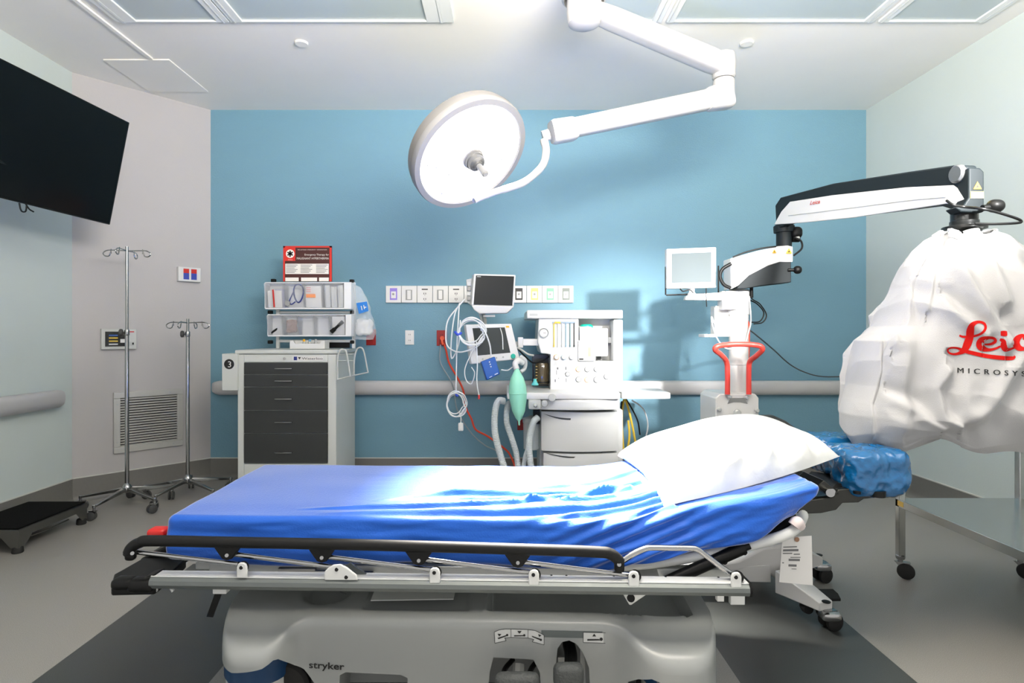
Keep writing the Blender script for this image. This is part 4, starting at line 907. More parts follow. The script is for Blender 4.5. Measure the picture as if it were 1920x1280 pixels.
# screen on its bracket
c = [W(1250, 466.5, 3.8), W(1343, 463, 3.8), W(1343, 539, 3.8), W(1250, 541, 3.8)]
sc_ = MB().quad(c, .05).build('touch_screen', MW, t, bevel=.006, bseg=3)
MB().quad(qs(c, .1, .12, .9, .86, .002), .002).build('screen', mat('grey_lcd', (96, 104, 106), .75, spec=.1), sc_)
MB().prism([qs(c, .1, .87, 1, 1, .002)[0], qs(c, .9, .86, 1, 1, .002)[0], qs(c, .78, .9, 1, 1, .002)[0], qs(c, .5, .92, 1, 1, .002)[0], qs(c, .22, .9, 1, 1, .002)[0]], (0, .001, 0)).build('control_strip', GREYP, sc_)
MB().tube([W(1248, 500, 3.83), W(1248, 552, 3.83), W(1250, 553, 3.83), W(1345, 550, 3.83), W(1347, 549, 3.83), W(1347, 498, 3.83)], .005, 8, 1).build('screen_bracket', BLACK, sc_)
MB().prism([W(1285, 562, 3.8), W(1287, 555, 3.8), W(1300, 551, 3.8), W(1370, 547, 3.8), W(1370, 563, 3.8)], (0, .05, 0)).lathe([(.03, 0), (.032, .01), (.018, .03), (.018, .06)], W(1297, 556, 3.83), n=24).build('screen_arm', MW, t, bevel=.004)
MB().tube([W(1275, 541, 3.78), W(1281, 546, 3.77), W(1293, 543, 3.77), W(1300, 549, 3.77)], .004).tube([W(1324, 540, 3.78), W(1324, 556, 3.77), W(1325, 575, 3.77)], .003).build('screen_cable', BLACK, t)
MB().px(1355, 545, 1386, 580, 3.78, .1).build('arm_clamp', MW, t, bevel=.008)
MB().bx(W(1342, 0, 3.85).x, W(1368, 0, 3.85).x, 3.85, 3.95, cz_(631, 3.85), cz_(573, 3.85)).px(1340, 576, 1344, 628, 3.84, .08).px(1321, 626, 1345, 632, 3.82, .12).build('control_box', MW, t, bevel=.003)
MB().tube([W(1341, 612, 3.8), W(1337, 600, 3.78), W(1334, 594, 3.78), W(1336, 610, 3.77), W(1345, 635, 3.75), W(1360, 652, 3.74), W(1378, 654, 3.73)], .004).tube([W(1405, 555, 3.8), W(1408, 600, 3.78), W(1403, 625, 3.78), W(1397, 645, 3.78)], .004).build('white_cable', WHITE, t)
MB().tube([W(1402, 545, 3.82), W(1399, 575, 3.82), W(1401, 600, 3.82), W(1404, 615, 3.82), W(1403, 690, 3.84)], [.012, .01, .008, .007, .007], 10).build('red_hose', mat('red_hose', (240, 80, 50), .4), t)
MB().tube([W(1407, 546, 3.8), W(1410, 560, 3.8), W(1425, 570, 3.8), W(1437, 590, 3.8), W(1430, 604, 3.8), W(1413, 607, 3.8)], .004).tube([W(1405, 562, 3.82), W(1420, 570, 3.82), W(1432, 586, 3.82), W(1425, 602, 3.82), W(1408, 604, 3.82)], .004).cyl(W(1409, 536, 3.8), W(1409, 558, 3.8), .011).build('black_cable', BLACK, t)
cable('floor_cable', [W(1405, 618, 3.9), W(1418, 628, 4.2), W(1450, 655, 4.6), W(1480, 682, 4.8), W(1510, 698, 4.84), W(1545, 706, 4.84), W(1605, 705.5, 4.84), W(1680, 712, 4.84)], .005, mat('dark_grey_cable', (70, 74, 76), .5), 'thin dark cable swooping right along the blue wall to the bagged microscope', 'cable')
# first arm
YA = 3.72
def PA(px, py): return W(px, py, YA-.0006*(px-1400))
whitep = [(1371, 542), (1370, 484), (1420, 470), (1460, 461), (1478, 460), (1487, 462), (1487, 491), (1462, 491), (1440, 498), (1405, 516), (1385, 535)]
darkp = [(1381, 541), (1386, 534), (1405, 515), (1440, 497), (1462, 490), (1484, 490), (1484, 529), (1466, 531), (1425, 536), (1398, 541)]
MB().prism([PA(*p) for p in whitep], (0, .13, 0)).build('lower_arm_cover', MW, t, bevel=.006, bseg=3)
MB().prism([PA(*p)+Vector((0, .003, 0)) for p in darkp], (0, .124, 0)).cyl(PA(1470, 529)+Vector((0, .06, 0)), PA(1470, 492)+Vector((0, .06, 0)), .055, n=32).build('lower_arm_body', MD, t, bevel=.004)
def warn(px, py, s_, Y, par, ex=(1, 0, 0)):
    q = W(px, py, Y); e = Vector(ex).normalized(); u = Vector((0, 0, 1))
    o = MB().prism([q-e*s_-u*s_*.85, q+e*s_-u*s_*.85, q+u*s_*.95], (0, .0012, 0)).build('warning_triangle', AMB, par)
    MB().prism([q-e*s_*.45-u*s_*.5+Vector((0, -.0008, 0)), q+e*s_*.35-u*s_*.45+Vector((0, -.0008, 0)), q+u*s_*.2+Vector((0, -.0008, 0))], (0, .0006, 0)).build('warning_symbol', INK, o)
warn(1452, 471, .013, YA-.045, t); warn(1479.5, 470, .02, YA-.06, t)
q = PA(1484, 506); d = Vector((1, -.25, 0)).normalized()
MB().cyl(q-d*.02, q+d*.02, .01).rbox(q+d*.035, (.05, .045, .05), .0225, (8, 8, 8)).build('lock_knob', BLACK, t)
MB().tube([PA(1371, 494), PA(1355, 504), PA(1350, 518), PA(1357, 533), PA(1370, 540)], .011, 10).tube([PA(1374, 482), PA(1400, 472), PA(1430, 465), PA(1455, 462)], .005).tube([PA(1490, 445), PA(1502, 452), PA(1503, 466), PA(1488, 479)], .006).build('arm_cable', BLACK, t)
MB().cyl(W(1470, 462, 3.73), W(1470, 418, 3.73), .046, n=32).lathe([(.06, -.02), (.062, 0), (.062, .02), (.05, .03)], W(1470, 430, 3.73), n=32).build('upper_joint', MD, t)
MB().rbox(W(1493, 436, 3.7), (.07, .06, .075), .028, (8, 8, 8)).tube([W(1485, 448, 3.7), W(1498, 448, 3.7)], .02, 12, 1).build('joint_knob', BLACK, t)
MB().cyl(W(1492, 447, 3.69), W(1497, 444, 3.69), .014).build('knob_cap', OFFW, t)
# long upper arm, seen along its near face
F0, F1 = (W(1450, 0, 3.76).x, 3.76), (W(1815, 0, 2.3).x, 2.3)
EX = Vector((.05, .004, 0))
def PU(px, py, off=0):
    return PL(px, py, F0, F1)+Vector((-off, 0, 0))
darku = [(1455, 430), (1453, 385), (1463, 370), (1560, 344), (1700, 322), (1790, 309), (1810, 310), (1813, 330), (1810, 398), (1800, 398), (1760, 385), (1600, 405), (1480, 418), (1470, 422)]
up_ = MB().prism([PU(*p) for p in darku], EX).build('upper_arm', MD, t, bevel=.008, bseg=3)
whiteu = [(1452, 421), (1466, 396), (1482, 378), (1560, 366), (1700, 351), (1788, 347), (1795, 352), (1812, 376), (1810, 382), (1800, 384), (1775, 382), (1600, 408), (1500, 418)]
wu = MB().prism([PU(*p, .004) for p in whiteu], EX*.3).build('upper_arm_cover', MW, up_, bevel=.004, bseg=3)
MB().tube([PU(1480, 404, .006), PU(1600, 389, .006), PU(1700, 376, .006), PU(1775, 369, .006)], .0025, 6).build('cover_groove', OFFW, wu)
a_, b__ = PU(1521, 384, .0075), PU(1540, 381, .0075)
text('Leica', 'lettering', RED, wu, (a_, b__, (0, 0, 1)), .022, wid=(b__-a_).length, shear=.4, bold=.01, off=.002)
q = PU(1797, 326, .004); dn = (Vector((F1[1]-F0[1], F0[0]-F1[0], 0))).normalized()
MB().lathe([(.005, .012), (.03, .012), (.036, .006), (.036, -.01)], q, dn, n=32).build('pivot_cap', mat('pivot_grey', (120, 122, 122), .3, .6), up_)
# square black head at the near end
hx0, hx1 = W(1818, 0, 2.29).x, W(1846, 0, 2.29).x
hz = lambda py: cz_(py, 2.29)
hdm = MB().prism([(W(a_, 0, 2.29).x, 2.29, hz(b_)) for a_, b_ in ((1817, 314), (1838, 314), (1846, 322), (1846, 397), (1838, 399), (1802, 397), (1792, 389), (1808, 384), (1817, 370))], (0, .06, 0)).build('arm_head', MD, t, bevel=.006, bseg=3)
MB().quad(pq(1820, 359, 1844.5, 371.5, 2.288), .001).build('yellow_notice', mat('yellow_notice', (232, 214, 90), .5), hdm)
m = MB()
for i in range(4): m.quad(pq(1823+2*(i == 0)*2, 361+i*2.6, 1842-i, 362+i*2.6, 2.2868), .0005)
m.build('printed_lines', PRINT, hdm)
warn(1833, 347.5, .016, 2.287, hdm)
q = W(1842, 390, 2.25); MB().cyl(q, q+Vector((.03, 0, .003)), .012).rbox(q+Vector((.05, 0, .008)), (.062, .05, .05), .025, (8, 8, 8)).build('brake_knob', BLACK, t)
MB().tube([W(1775, 376, 2.28), W(1787, 384, 2.25), W(1810, 388, 2.25), W(1840, 391, 2.2), W(1870, 398, 2.2), W(1905, 409, 2.2), W(1915, 415, 2.2), W(1905, 418, 2.2), W(1860, 420, 2.22), W(1828, 419, 2.24)], .005, 8).build('head_cable', BLACK, t)
jx_, jy_ = W(1808, 0, 2.35).x, 2.35
MB().lathe([(.047, cz_(425, jy_)), (.049, cz_(420, jy_)), (.049, cz_(415, jy_)), (.046, cz_(414, jy_)), (.046, cz_(392, jy_))], (jx_, jy_, 0), n=32).lathe([(.03, cz_(450, jy_)), (.06, cz_(432, jy_)), (.075, cz_(430, jy_)), (.075, cz_(425, jy_)), (.05, cz_(422, jy_))], (jx_, jy_, 0), n=32).build('microscope_swivel', mat('swivel_black', (20, 22, 22), .28), t)
MB().cyl((jx_, jy_, cz_(450, jy_)), (jx_, jy_, 1.3), .04).rbox((jx_+.03, jy_-.05, 1.15), (.35, .3, .3), .08, (6, 6, 6)).build('microscope_head', MW, t)
# drawstring dust bag: closed cloth surface with real folds
left = [(437, 1796), (439, 1768), (452, 1738), (470, 1718), (500, 1700), (540, 1686), (580, 1668), (612, 1655), (638, 1617), (680, 1611), (720, 1606), (745, 1597), (775, 1583), (800, 1581), (818, 1600), (834, 1645)]
right = [(437, 1822), (440, 1850), (452, 1885), (470, 1915), (500, 1950), (540, 1985), (580, 2015), (612, 2035), (638, 2060), (680, 2085), (720, 2100), (745, 2105), (775, 2095), (800, 2080), (818, 2060), (834, 2020)]
YBAG = 2.28
def tab(T, y):
    for a, b_ in zip(T, T[1:]):
        if y <= b_[0]: k = (y-a[0])/(b_[0]-a[0]); return a[1]+(b_[1]-a[1])*k
    return T[-1][1]
CR = [([(1795, 450), (1790, 490), (1815, 540), (1850, 595), (1885, 640)], .022, 13), ([(1768, 570), (1800, 600), (1845, 628)], .016, 11), ([(1775, 690), (1752, 720), (1765, 765), (1800, 805)], .02, 13), ([(1925, 640), (1885, 700), (1850, 755), (1795, 785)], .022, 14),
      ([(1648, 620), (1646, 690), (1628, 750), (1640, 800)], .018, 11), ([(1745, 455), (1718, 500), (1694, 570), (1680, 640)], .014, 12), ([(1828, 450), (1855, 500), (1880, 570)], .016, 12), ([(1708, 560), (1705, 640), (1690, 720), (1700, 790)], .013, 14), ([(1880, 455), (1915, 520), (1940, 600)], .018, 14), ([(1665, 740), (1720, 760), (1765, 800)], .014, 10), ([(1770, 450), (1752, 500), (1740, 580)], .012, 9)]
NA, NR = 420, 260
m = MB(); rings = []
for i in range(NR+1):
    s_ = i/NR; py = 437+s_*(834-437); a, b_ = W(tab(left, py), py, YBAG), W(tab(right, py), py, YBAG)
    cxx = (a.x+b_.x)/2; hw = (b_.x-a.x)/2; z = a.z
    lo_, ro_ = [sum(tab(T_, min(834, max(437, py+q_)))*(1 if q_ else 1) for q_ in range(-66, 67, 12))/12 for T_ in (left, right)]
    hs_ = (W(ro_, py, YBAG).x-W(lo_, py, YBAG).x)/2
    dp = .04+.2*(1-math.exp(-s_*5.5))-(.09*((s_-.8)/.2)**2 if s_ > .8 else 0); cxx = (W(sum(tab(left, min(834, max(437, py+q_))) for q_ in range(-60, 61, 12))/11, py, YBAG).x+W(sum(tab(right, min(834, max(437, py+q_))) for q_ in range(-60, 61, 12))/11, py, YBAG).x)/2; c0x = (a.x+b_.x)/2; c0w = (b_.x-a.x)/2
    ring_ = []
    for k in range(NA):
        th = 2*math.pi*k/NA; c, s2 = math.cos(th), math.sin(th)
        e = (abs(c)**2.4+abs(s2)**2.4)**(-1/2.4)
        wk = abs(c)**5; hh_ = hs_+(hw-hs_)*wk; p = Vector((cxx+(c0x-cxx)*wk+hh_*c*e, YBAG+dp*s2*e, z))
        # gathers fading downward from the drawstring
        g = math.exp(-s_*7); f_ = .016*g*math.sin(th*17+3*math.sin(th*3))+.01*math.exp(-s_*3.5)*math.sin(th*9+1.3+2*math.sin(th*2+s_*3))
        q = Vector((p.x*2.2+p.z*1.1, p.y*2.2, p.z*1.5-p.x*.9))
        nn_ = noise.noise(q*1.6); rd = 1-abs(noise.noise(q*2.6+Vector((7, 1, 3))))*2.2
        rd2 = 1-abs(noise.noise(Vector((p.x*3.2+p.z*4.6, p.y*3, p.z*1.4-p.x*1.2))*1.3+Vector((2, 9, 5))))*2.4
        f_ += .02*nn_*(1-g)+.018*max(-.4, rd)*min(1, s_*4)*.7+.02*max(-.3, rd2)*min(1, s_*3)
        dx = Vector((c, s2, 0)); calm = 1
        if s2 < 0:
            qx = p.x*K/p.y+CX; hcr = 0
            for P_, am_, w_ in CR:
                if not (P_[0][1]-40 < py < P_[-1][1]+40): continue
                bd_ = 1e9
                for A2, B2 in zip(P_, P_[1:]):
                    ex_, ey_ = B2[0]-A2[0], B2[1]-A2[1]; k_ = max(0, min(1, ((qx-A2[0])*ex_+(py-A2[1])*ey_)/(ex_*ex_+ey_*ey_)))
                    fx, fy = qx-A2[0]-ex_*k_, py-A2[1]-ey_*k_; dd = math.hypot(fx, fy)*(1 if fx > 0 else -1)
                    if abs(dd) < abs(bd_): bd_ = dd
                hcr += am_*(math.exp(-(bd_/w_)**2)*1.1-.9*math.exp(-((bd_-1.8*w_)/(1.2*w_))**2))
            p.y -= hcr*min(1, -s2*2)
        if s2 < 0:                                # the printed area hangs flatter
            pxx = p.x*K/p.y+CX; calm = 1-.65*math.exp(-((pxx-1850)/110)**2-((py-655)/75)**2)
        ws = 1 if abs(c) < .9 else .35
        p += dx*f_*calm*ws
        if s_ > .85: p.z += (s_-.85)/.15*(.03*math.sin(th*3+1)+.025*math.sin(th*5+.5)+.012*math.sin(th*11))
        if s_ < .06: p.z += .012*math.sin(th*8+2)*(1-s_/.06)
        ring_.append(m.b.verts.new(p))
    rings.append(ring_)
# the hem turns in under the bag
for j, (kk, dz) in enumerate(((.9, .0), (.72, .03), (.4, .05))):
    base = rings[NR]; cc = sum((v.co for v in base), Vector())/NA
    rings.append([m.b.verts.new(cc+(v.co-cc)*kk+Vector((0, 0, dz))) for v in base])
for A_, B_ in zip(rings, rings[1:]):
    for k in range(NA): m.b.faces.new([A_[k], A_[(k+1) % NA], B_[(k+1) % NA], B_[k]])
m.b.faces.new(rings[-1])
vs_ = [v.co.copy() for v in m.b.verts]; m.b.verts.index_update(); fs_ = [[v.index for v in f.verts] for f in m.b.faces]
bvh = BVHTree.FromPolygons(vs_, fs_)
bag = m.build('dust_bag', mat('white_bag_cloth', (172, 173, 174), .75, bump=.15, bscale=300, sheen=.2), smooth=80)
tag(bag, 'large white drawstring dust bag with red script lettering over the microscope head', 'dust bag')
# drawstring
rg = [v for v in rings and vs_[2*NA:3*NA]]
MB().tube([rg[k]+Vector((0, 0, .004)) for k in range(0, NA, 7)], .0035, 8, 2, True).tube([W(1778, 437, 2.2), W(1786, 433, 2.19), W(1790, 441, 2.19), W(1800, 446, 2.18)], .004).build('drawstring', WHITE, bag)
# printed script: ribbons of varying width laid onto the cloth
def onbag(px, py, lift=.0022):
    o = cam.location; d = (W(px, py, 2)-o).normalized(); h_, n2_, _, _ = bvh.ray_cast(o, d)
    if h_ is None: return None
    return h_-d*lift
def ribbon(pts, par, m, name='lettering'):
    # pts: (x, y, half width) in a flat drawing; resampled and dropped onto the cloth
    P = catmull([(x, y, w_) for x, y, w_ in pts], 14); mb = MB(); prev = None; L_ = len(P)
    for i in range(L_):
        a = P[max(0, i-1)]; b_ = P[min(L_-1, i+1)]; d = Vector((b_.x-a.x, b_.y-a.y)); d = d.normalized() if d.length > 1e-6 else Vector((1, 0)); nr_ = Vector((-d.y, d.x))
        row = []
        for s_ in (-1, -.33, .33, 1):
            q = onbag(P[i].x+nr_.x*P[i].z*s_, P[i].y+nr_.y*P[i].z*s_); row.append(mb.b.verts.new(q) if q else None)
        if prev and all(prev) and all(row):
            for j in range(3): mb.b.faces.new([prev[j], prev[j+1], row[j+1], row[j]])
        prev = row
    return mb.build(name, m, par, smooth=180)
LR = mat('logo_red', (186, 12, 6), .7, spec=.2)
def S(x, y): return (1740+x/8, 570+y/8)
def rb(pts): ribbon([(S(x, y)+(w_/8,)) for x, y, w_ in pts], bag, LR)
rb([(470, 470, 14), (540, 490, 17), (690, 480, 17), (800, 440, 18), (860, 370, 20), (850, 300, 20), (790, 268, 20), (720, 275, 26), (660, 320, 42), (635, 400, 58), (625, 500, 58), (590, 600, 60), (540, 690, 45), (470, 735, 24), (380, 750, 16), (310, 725, 14), (300, 680, 14), (350, 655, 14), (440, 660, 16), (540, 700, 26), (680, 735, 30), (860, 775, 30), (1100, 805, 32), (1260, 810, 28), (1310, 780, 14)])
rb([(850, 605, 12), (940, 600, 18), (1010, 560, 22), (990, 515, 20), (900, 505, 24), (810, 540, 48), (780, 600, 58), (810, 655, 50), (900, 685, 26), (1000, 670, 18), (1090, 630, 14)])
rb([(1080, 525, 16), (1130, 560, 36), (1135, 620, 46), (1160, 670, 44), (1220, 680, 20), (1300, 650, 14)])
rb([(1090, 440, 34), (1140, 440, 42), (1190, 440, 34)])
rb([(1460, 520, 34), (1420, 470, 24), (1350, 510, 46), (1320, 580, 56), (1360, 650, 48), (1440, 670, 26), (1520, 640, 14)])
rb([(1760, 480, 18), (1680, 470, 26), (1620, 540, 42), (1620, 620, 42), (1680, 665, 26), (1760, 620, 16), (1790, 500, 26), (1790, 600, 34), (1830, 660, 30), (1900, 650, 14)])
# black capitals below
def caps(body, x0, x1, yb0, yb1, hpx):
    cu = bpy.data.curves.new('t', 'FONT'); cu.body = body; cu.size = 1; cu.space_character = 1.75; cu.resolution_u = 3
    ob = bpy.data.objects.new('t', cu); COL.objects.link(ob); dg = bpy.context.evaluated_depsgraph_get(); dg.update()
    me = bpy.data.meshes.new_from_object(ob.evaluated_get(dg)); bpy.data.objects.remove(ob)
    xs = [v.co.x for v in me.vertices]; k = (x1-x0)/(max(xs)-min(xs)); mb = MB()
    for v in me.vertices:
        px = x0+(v.co.x-min(xs))*k; py = yb0+(yb1-yb0)*(px-x0)/(x1-x0)-v.co.y*hpx/.7; q = onbag(px, py, .003)
        v.co = q if q else Vector((0, 0, 0))
    mb.b.from_mesh(me)
    for v in me.vertices: v.co = v.co+Vector((.0011, -.0004, 0))
    mb.b.from_mesh(me); mb.build('lettering', INK, bag, smooth=180)
caps('MICROSYSTEMS', 1795, 1990, 698.5, 709, 9.5)
# ================================================================ STEEL TABLE, RIGHT
t = thing('steel_table', 'stainless steel wheeled instrument table with a lower shelf by the right wall', 'table', (2.23, 2.4, 0))
x0, x1, y0, y1 = 1.945, 2.535, 1.72, 2.9
TS = mat('polished_steel', (196, 197, 195), .22, 1)
for a, b_ in ((x0, y1), (x1, y1), (x0, y0), (x1, y0)):
    MB().box((a, b_, (.1+.7)/2), (.032, .032, .6)).build('leg', TS, t, bevel=.004)
    MB().lathe([(.018, .095), (.021, .1), (.021, .112), (.018, .116)], (a, b_, 0), n=20).build('leg_ferrule', CHROME, t)
    caster(t, (a, b_, .1), .038, DRUB, CHROME, -.6, False, .02)
MB().bx(x0-.014, x1+.014, y0-.014, y1+.014, .385, .389).bx(x0-.016, x0-.012, y0-.014, y1+.014, .352, .389).bx(x1+.012, x1+.016, y0-.014, y1+.014, .352, .389).bx(x0-.014, x1+.014, y0-.016, y0-.012, .352, .389).bx(x0-.014, x1+.014, y1+.012, y1+.016, .352, .389).build('shelf', TS, t, bevel=.0015)
MB().bx(x0-.0175, x0-.016, y1-.045, y1-.005, .36, .384).build('yellow_sticker', mat('gold_sticker', (210, 175, 90), .5), t)
MB().bx(x1-.02, x1+.02, y0, y1+.02, .685, .715).bx(x1-.02, x1+.3, y1-.02, y1+.02, .685, .715).build('upper_rail', TS, t, bevel=.004)
# ================================================================ SURGEON'S CHAIR BEHIND THE BED
LEA = mat('black_leatherette', (20, 20, 20), .38, bump=.1, bscale=200)
t = thing('surgeon_chair', 'white wheeled surgeon chair with a black padded backrest behind the bed head', 'chair', (1.28, 2.75, 0))
Yq = 2.95
pts = [(1404, 800), (1410, 790), (1428, 781), (1455, 780), (1478, 790), (1500, 806), (1516, 818), (1520, 850), (1500, 880), (1430, 880), (1404, 840)]
MB().prism([W(a, b_, Yq+.0) for a, b_ in pts], (0, .09, 0)).build('backrest', LEA, t, bevel=.03, bseg=5)
MB().tube([W(1440, 860, Yq+.08), W(1435, 900, Yq+.05), W(1420, 960, Yq-.1)], .02).build('backrest_stem', MW, t)
MB().rbox((1.28, 2.72, .5), (.4, .36, .07), .034, (10, 10, 4)).build('seat', LEA, t)
# white base body and the legs
def Zg(px, py, Z): return Zp(px, py, Z)
bd = [W(1370, 1036, 2.75), W(1396, 1030, 2.72), W(1424, 1020, 2.7), W(1470, 1015, 2.7), W(1500, 1012, 2.72), W(1500, 1060, 2.72), W(1482, 1100, 2.66), W(1455, 1085, 2.66), W(1415, 1057, 2.7), W(1368, 1057, 2.75), W(1320, 1057, 2.75), W(1320, 1045, 2.75)]
MB().prism([Vector((p.x, 2.66, p.z)) for p in bd], (0, .3, 0)).cyl((1.28, 2.8, .12), (1.28, 2.8, .47), .05).build('base_body', MW, t, bevel=.012, bseg=3)
MB().lathe([(.008, 0), (.01, .004)], W(1396, 1036, 2.64), (0, -1, 0), n=12).build('bolt', BLACK, t)
T1 = Zg(1549, 1128, .11); T2 = Zg(1535, 1040, .13)
S1 = Zg(1470, 1066, .16)
def legbar(a, b_, w0, w1, h0, h1, name='leg'):
    a, b_ = Vector(a), Vector(b_); d = (b_-a); s_ = Vector((-d.y, d.x, 0)).normalized(); u = Vector((0, 0, 1))
    return MB()._faces if False else _lb(a, b_, s_, u, w0, w1, h0, h1, name)
def _lb(a, b_, s_, u, w0, w1, h0, h1, name):
    m = MB(); m._faces([a+s_*w0, a-s_*w0, a-s_*w0-u*h0, a+s_*w0-u*h0, b_+s_*w1, b_-s_*w1, b_-s_*w1-u*h1, b_+s_*w1-u*h1], [(0, 1, 2, 3), (7, 6, 5, 4), (0, 4, 5, 1), (1, 5, 6, 2), (2, 6, 7, 3), (3, 7, 4, 0)])
    return m.build(name, MW, t, bevel=.004)
l1 = legbar(S1, T1, .05, .034, .1, .035)
l2 = legbar((1.45, 2.85, .16), T2, .045, .034, .08, .035)
l3 = legbar((1.2, 2.7, .16), (.5, 2.72, .12), .045, .034, .08, .035); l4 = legbar((1.2, 2.9, .16), (1.0, 3.15, .12), .045, .034, .08, .035)
for T_ in (T1, T2):
    MB().lathe([(.016, -.001), (.018, .002), (.012, .004)], T_, n=20).build('leg_cap', BLACK, t)
for T_, a in ((T1, .25), (T2, .3), (Vector((.5, 2.72, .12)), .3), (Vector((1.0, 3.15, .12)), .3)):
    q = T_-Vector((0, 0, .03)); caster(t, q, .036, DRUB, CHROME, a, True, .024)
    if T_ in (T1, T2):
        MB().rbox((T_.x+.01, T_.y-.0, T_.z-.05), (.075, .075, .035), .012, (5, 5, 3)).build('caster_fork', CHROME, t)
pd = [Zg(1524, 1103, .12), Zg(1562, 1103, .12), Zg(1572, 1112, .11), Zg(1577, 1122, .1), Zg(1552, 1122, .1)]
MB().prism(pd, (0, 0, -.012)).build('brake_pedal', BLACK, t, bevel=.003)
MB().lathe([(.02, -.02), (.024, 0), (.02, .02)], Zg(1512, 1138, .05), (0, 1, 0), n=16).build('brake_disc', DRUB, t)
# ================================================================ STRETCHER
t = thing('stretcher', 'wheeled hospital stretcher with black side rail, grey plastic base hood and head rest', 'stretcher', (-.1, 2.2, 0))
ST = t
def ny(X, Yc): return Yc-TB*X
# moulded base hood
XA, XB_ = -.905, .655
def lobe(X): return max(math.exp(-((X+.775)/.115)**4), math.exp(-((X-.52)/.15)**4))
def sm(a, b_, x): k = max(0, min(1, (x-a)/(b_-a))); return k*k*(3-2*k)
def yfr(X):
    y = 1.822-.115*lobe(X)
    for Xe, s_ in ((XA, 1), (XB_, -1)):
        d = (X-Xe)*s_; r_ = .13
        if d < r_: y += r_*.9*(1-math.sqrt(max(0, 1-((r_-d)/r_)**2)))
    return y
def ztop(X, Y):
    z = .312-.045*lobe(X)*(1-sm(1.72, 1.93, Y))+.03*sm(1.85, 2.15, Y)
    # trays
    e = .02
    tr = min(sm(-.06, -.06+e, X), 1-sm(.6-e, .6, X), sm(1.885, 1.885+e, Y), 1-sm(2.4, 2.42, Y)); z -= .055*tr
    z += .006*math.exp(-((X+.066)/.01)**2)*(1 if 1.87 < Y < 2.4 else 0)
    d = math.hypot((X+.6)/.085, (Y-2.0)/.085); z -= .022*(1-sm(.8, 1.05, d))
    tr2 = min(sm(-.46, -.45, X), 1-sm(-.12, -.11, X), sm(1.88, 1.9, Y)); z -= .012*tr2
    return z
m = MB(); rows = []; NX = 190
for i in range(NX+1):
    X = XA+(XB_-XA)*i/NX; yf = ny(X, yfr(X)); row = []; r_ = .03+.02*lobe(X)
    zs = ztop(X, yfr(X)+r_)
    for z in (.03, .08, .13, .18, .22, zs-r_): row.append((yf, min(z, zs-r_)))
    for k in range(1, 7):
        a = math.pi/2*k/6; row.append((yf+r_*(1-math.cos(a)), zs-r_+r_*math.sin(a)))
    Y0 = yfr(X)+r_; n_y = 70
    for k in range(1, n_y+1):
        Y = Y0+(2.62-Y0)*k/n_y; row.append((ny(X, Y), ztop(X, Y)))
    row.append((ny(X, 2.62), .03))
    rows.append([m.b.verts.new((X, y, z)) for y, z in row])
for A_, B_ in zip(rows, rows[1:]):
    n_ = len(A_)
    for j in range(n_): m.b.faces.new([A_[j], A_[(j+1) % n_], B_[(j+1) % n_], B_[j]])
m.b.faces.new(rows[0]); m.b.faces.new(rows[-1][::-1])
hood = m.build('base_hood', BASEP, t, smooth=50)
cut = MB()
def hole(pts, Y, y0, y1):
    P = [W(a, b_, Y if Y > 1.76 else 1.72+.115*sm(470, 560, a)) for a, b_ in pts]; cut.prism([Vector((p.x, y0, p.z)) for p in P], (0, y1-y0, 0))
arch = [(340, 1254), (399, 1260), (429, 1267), (459, 1264), (491, 1254), (507, 1240), (519, 1228), (530, 1223), (540, 1227), (556, 1240), (570, 1254), (588, 1282), (600, 1400), (340, 1400)]
hole(arch, 1.75, 1.4, 2.2)
hole([(925, 1233), (1000, 1236), (1012, 1260), (1022, 1400), (905, 1400), (918, 1262)], 1.82, 1.6, 1.98)
hole([(1042, 1250), (1045, 1215), (1054, 1202), (1067, 1199), (1080, 1205), (1093, 1222), (1104, 1250), (1112, 1400), (1034, 1400)], 1.82, 1.6, 1.98)
hole([(1166, 1400), (1175, 1270), (1190, 1255), (1210, 1244), (1222, 1246), (1229, 1262), (1245, 1400)], 1.79, 1.5, 1.98)
hole([(628, 1400), (634, 1272), (645, 1266), (750, 1269), (763, 1275), (768, 1400)], 1.82, 1.6, 1.98)
co = cut.build('cutter', BASEP, t)
bo = hood.modifiers.new('openings', 'BOOLEAN'); bo.operation = 'DIFFERENCE'; bo.solver = 'EXACT'; bo.object = co
dg = bpy.context.evaluated_depsgraph_get(); dg.update()
me = bpy.data.meshes.new_from_object(hood.evaluated_get(dg)); hood.modifiers.clear(); hood.data = me; bpy.data.objects.remove(co)
me.set_sharp_from_angle(angle=math.radians(45))
MB().bx(-.42, .56, 1.99, 2.0, .04, .235).build('opening_shade_panel', BLACK, t)  # black panel added in place of the deep shade behind the hood openings
for X, Y in ((-.79, 1.895), (.53, 1.9)):
    Y = ny(X, Y); cv = MB().lathe([(.09, .1), (.105, .13), (.108, .235), (.1, .24)], (X, Y-.02, 0), n=48).build('caster_cover', NAVY, t)
    MB().lathe([(.09, .03), (.1, .05), (.1, .12), (.09, .13)], (X, Y-.02, 0), n=36).build('caster_shroud', OFFW, cv)
for X in (-.7, .5):
    for Y in (1.88, 2.5): MB().lathe([(.03, -.02), (.07, -.02), (.08, -.01), (.08, .01), (.07, .02), (.03, .02)], (X, Y, .0805), (0, 1, 0), n=32).build('wheel', DRUB, t)
for x0, x1, y0 in ((928, 1012, 1266), (1038, 1096, 1248)):
    a, b_ = W(x0, y0, 1.72), W(x1, 1300, 1.72)
    pdl = MB().rbox(((a.x+b_.x)/2, 1.735, a.z-.035), (b_.x-a.x, .045, .07), .021, (10, 8, 8)).build('foot_pedal', mat('ribbed_pedal', (62, 66, 66), .6, bump=.5, bscale=120, stretch=(1, 1, 1)), t)
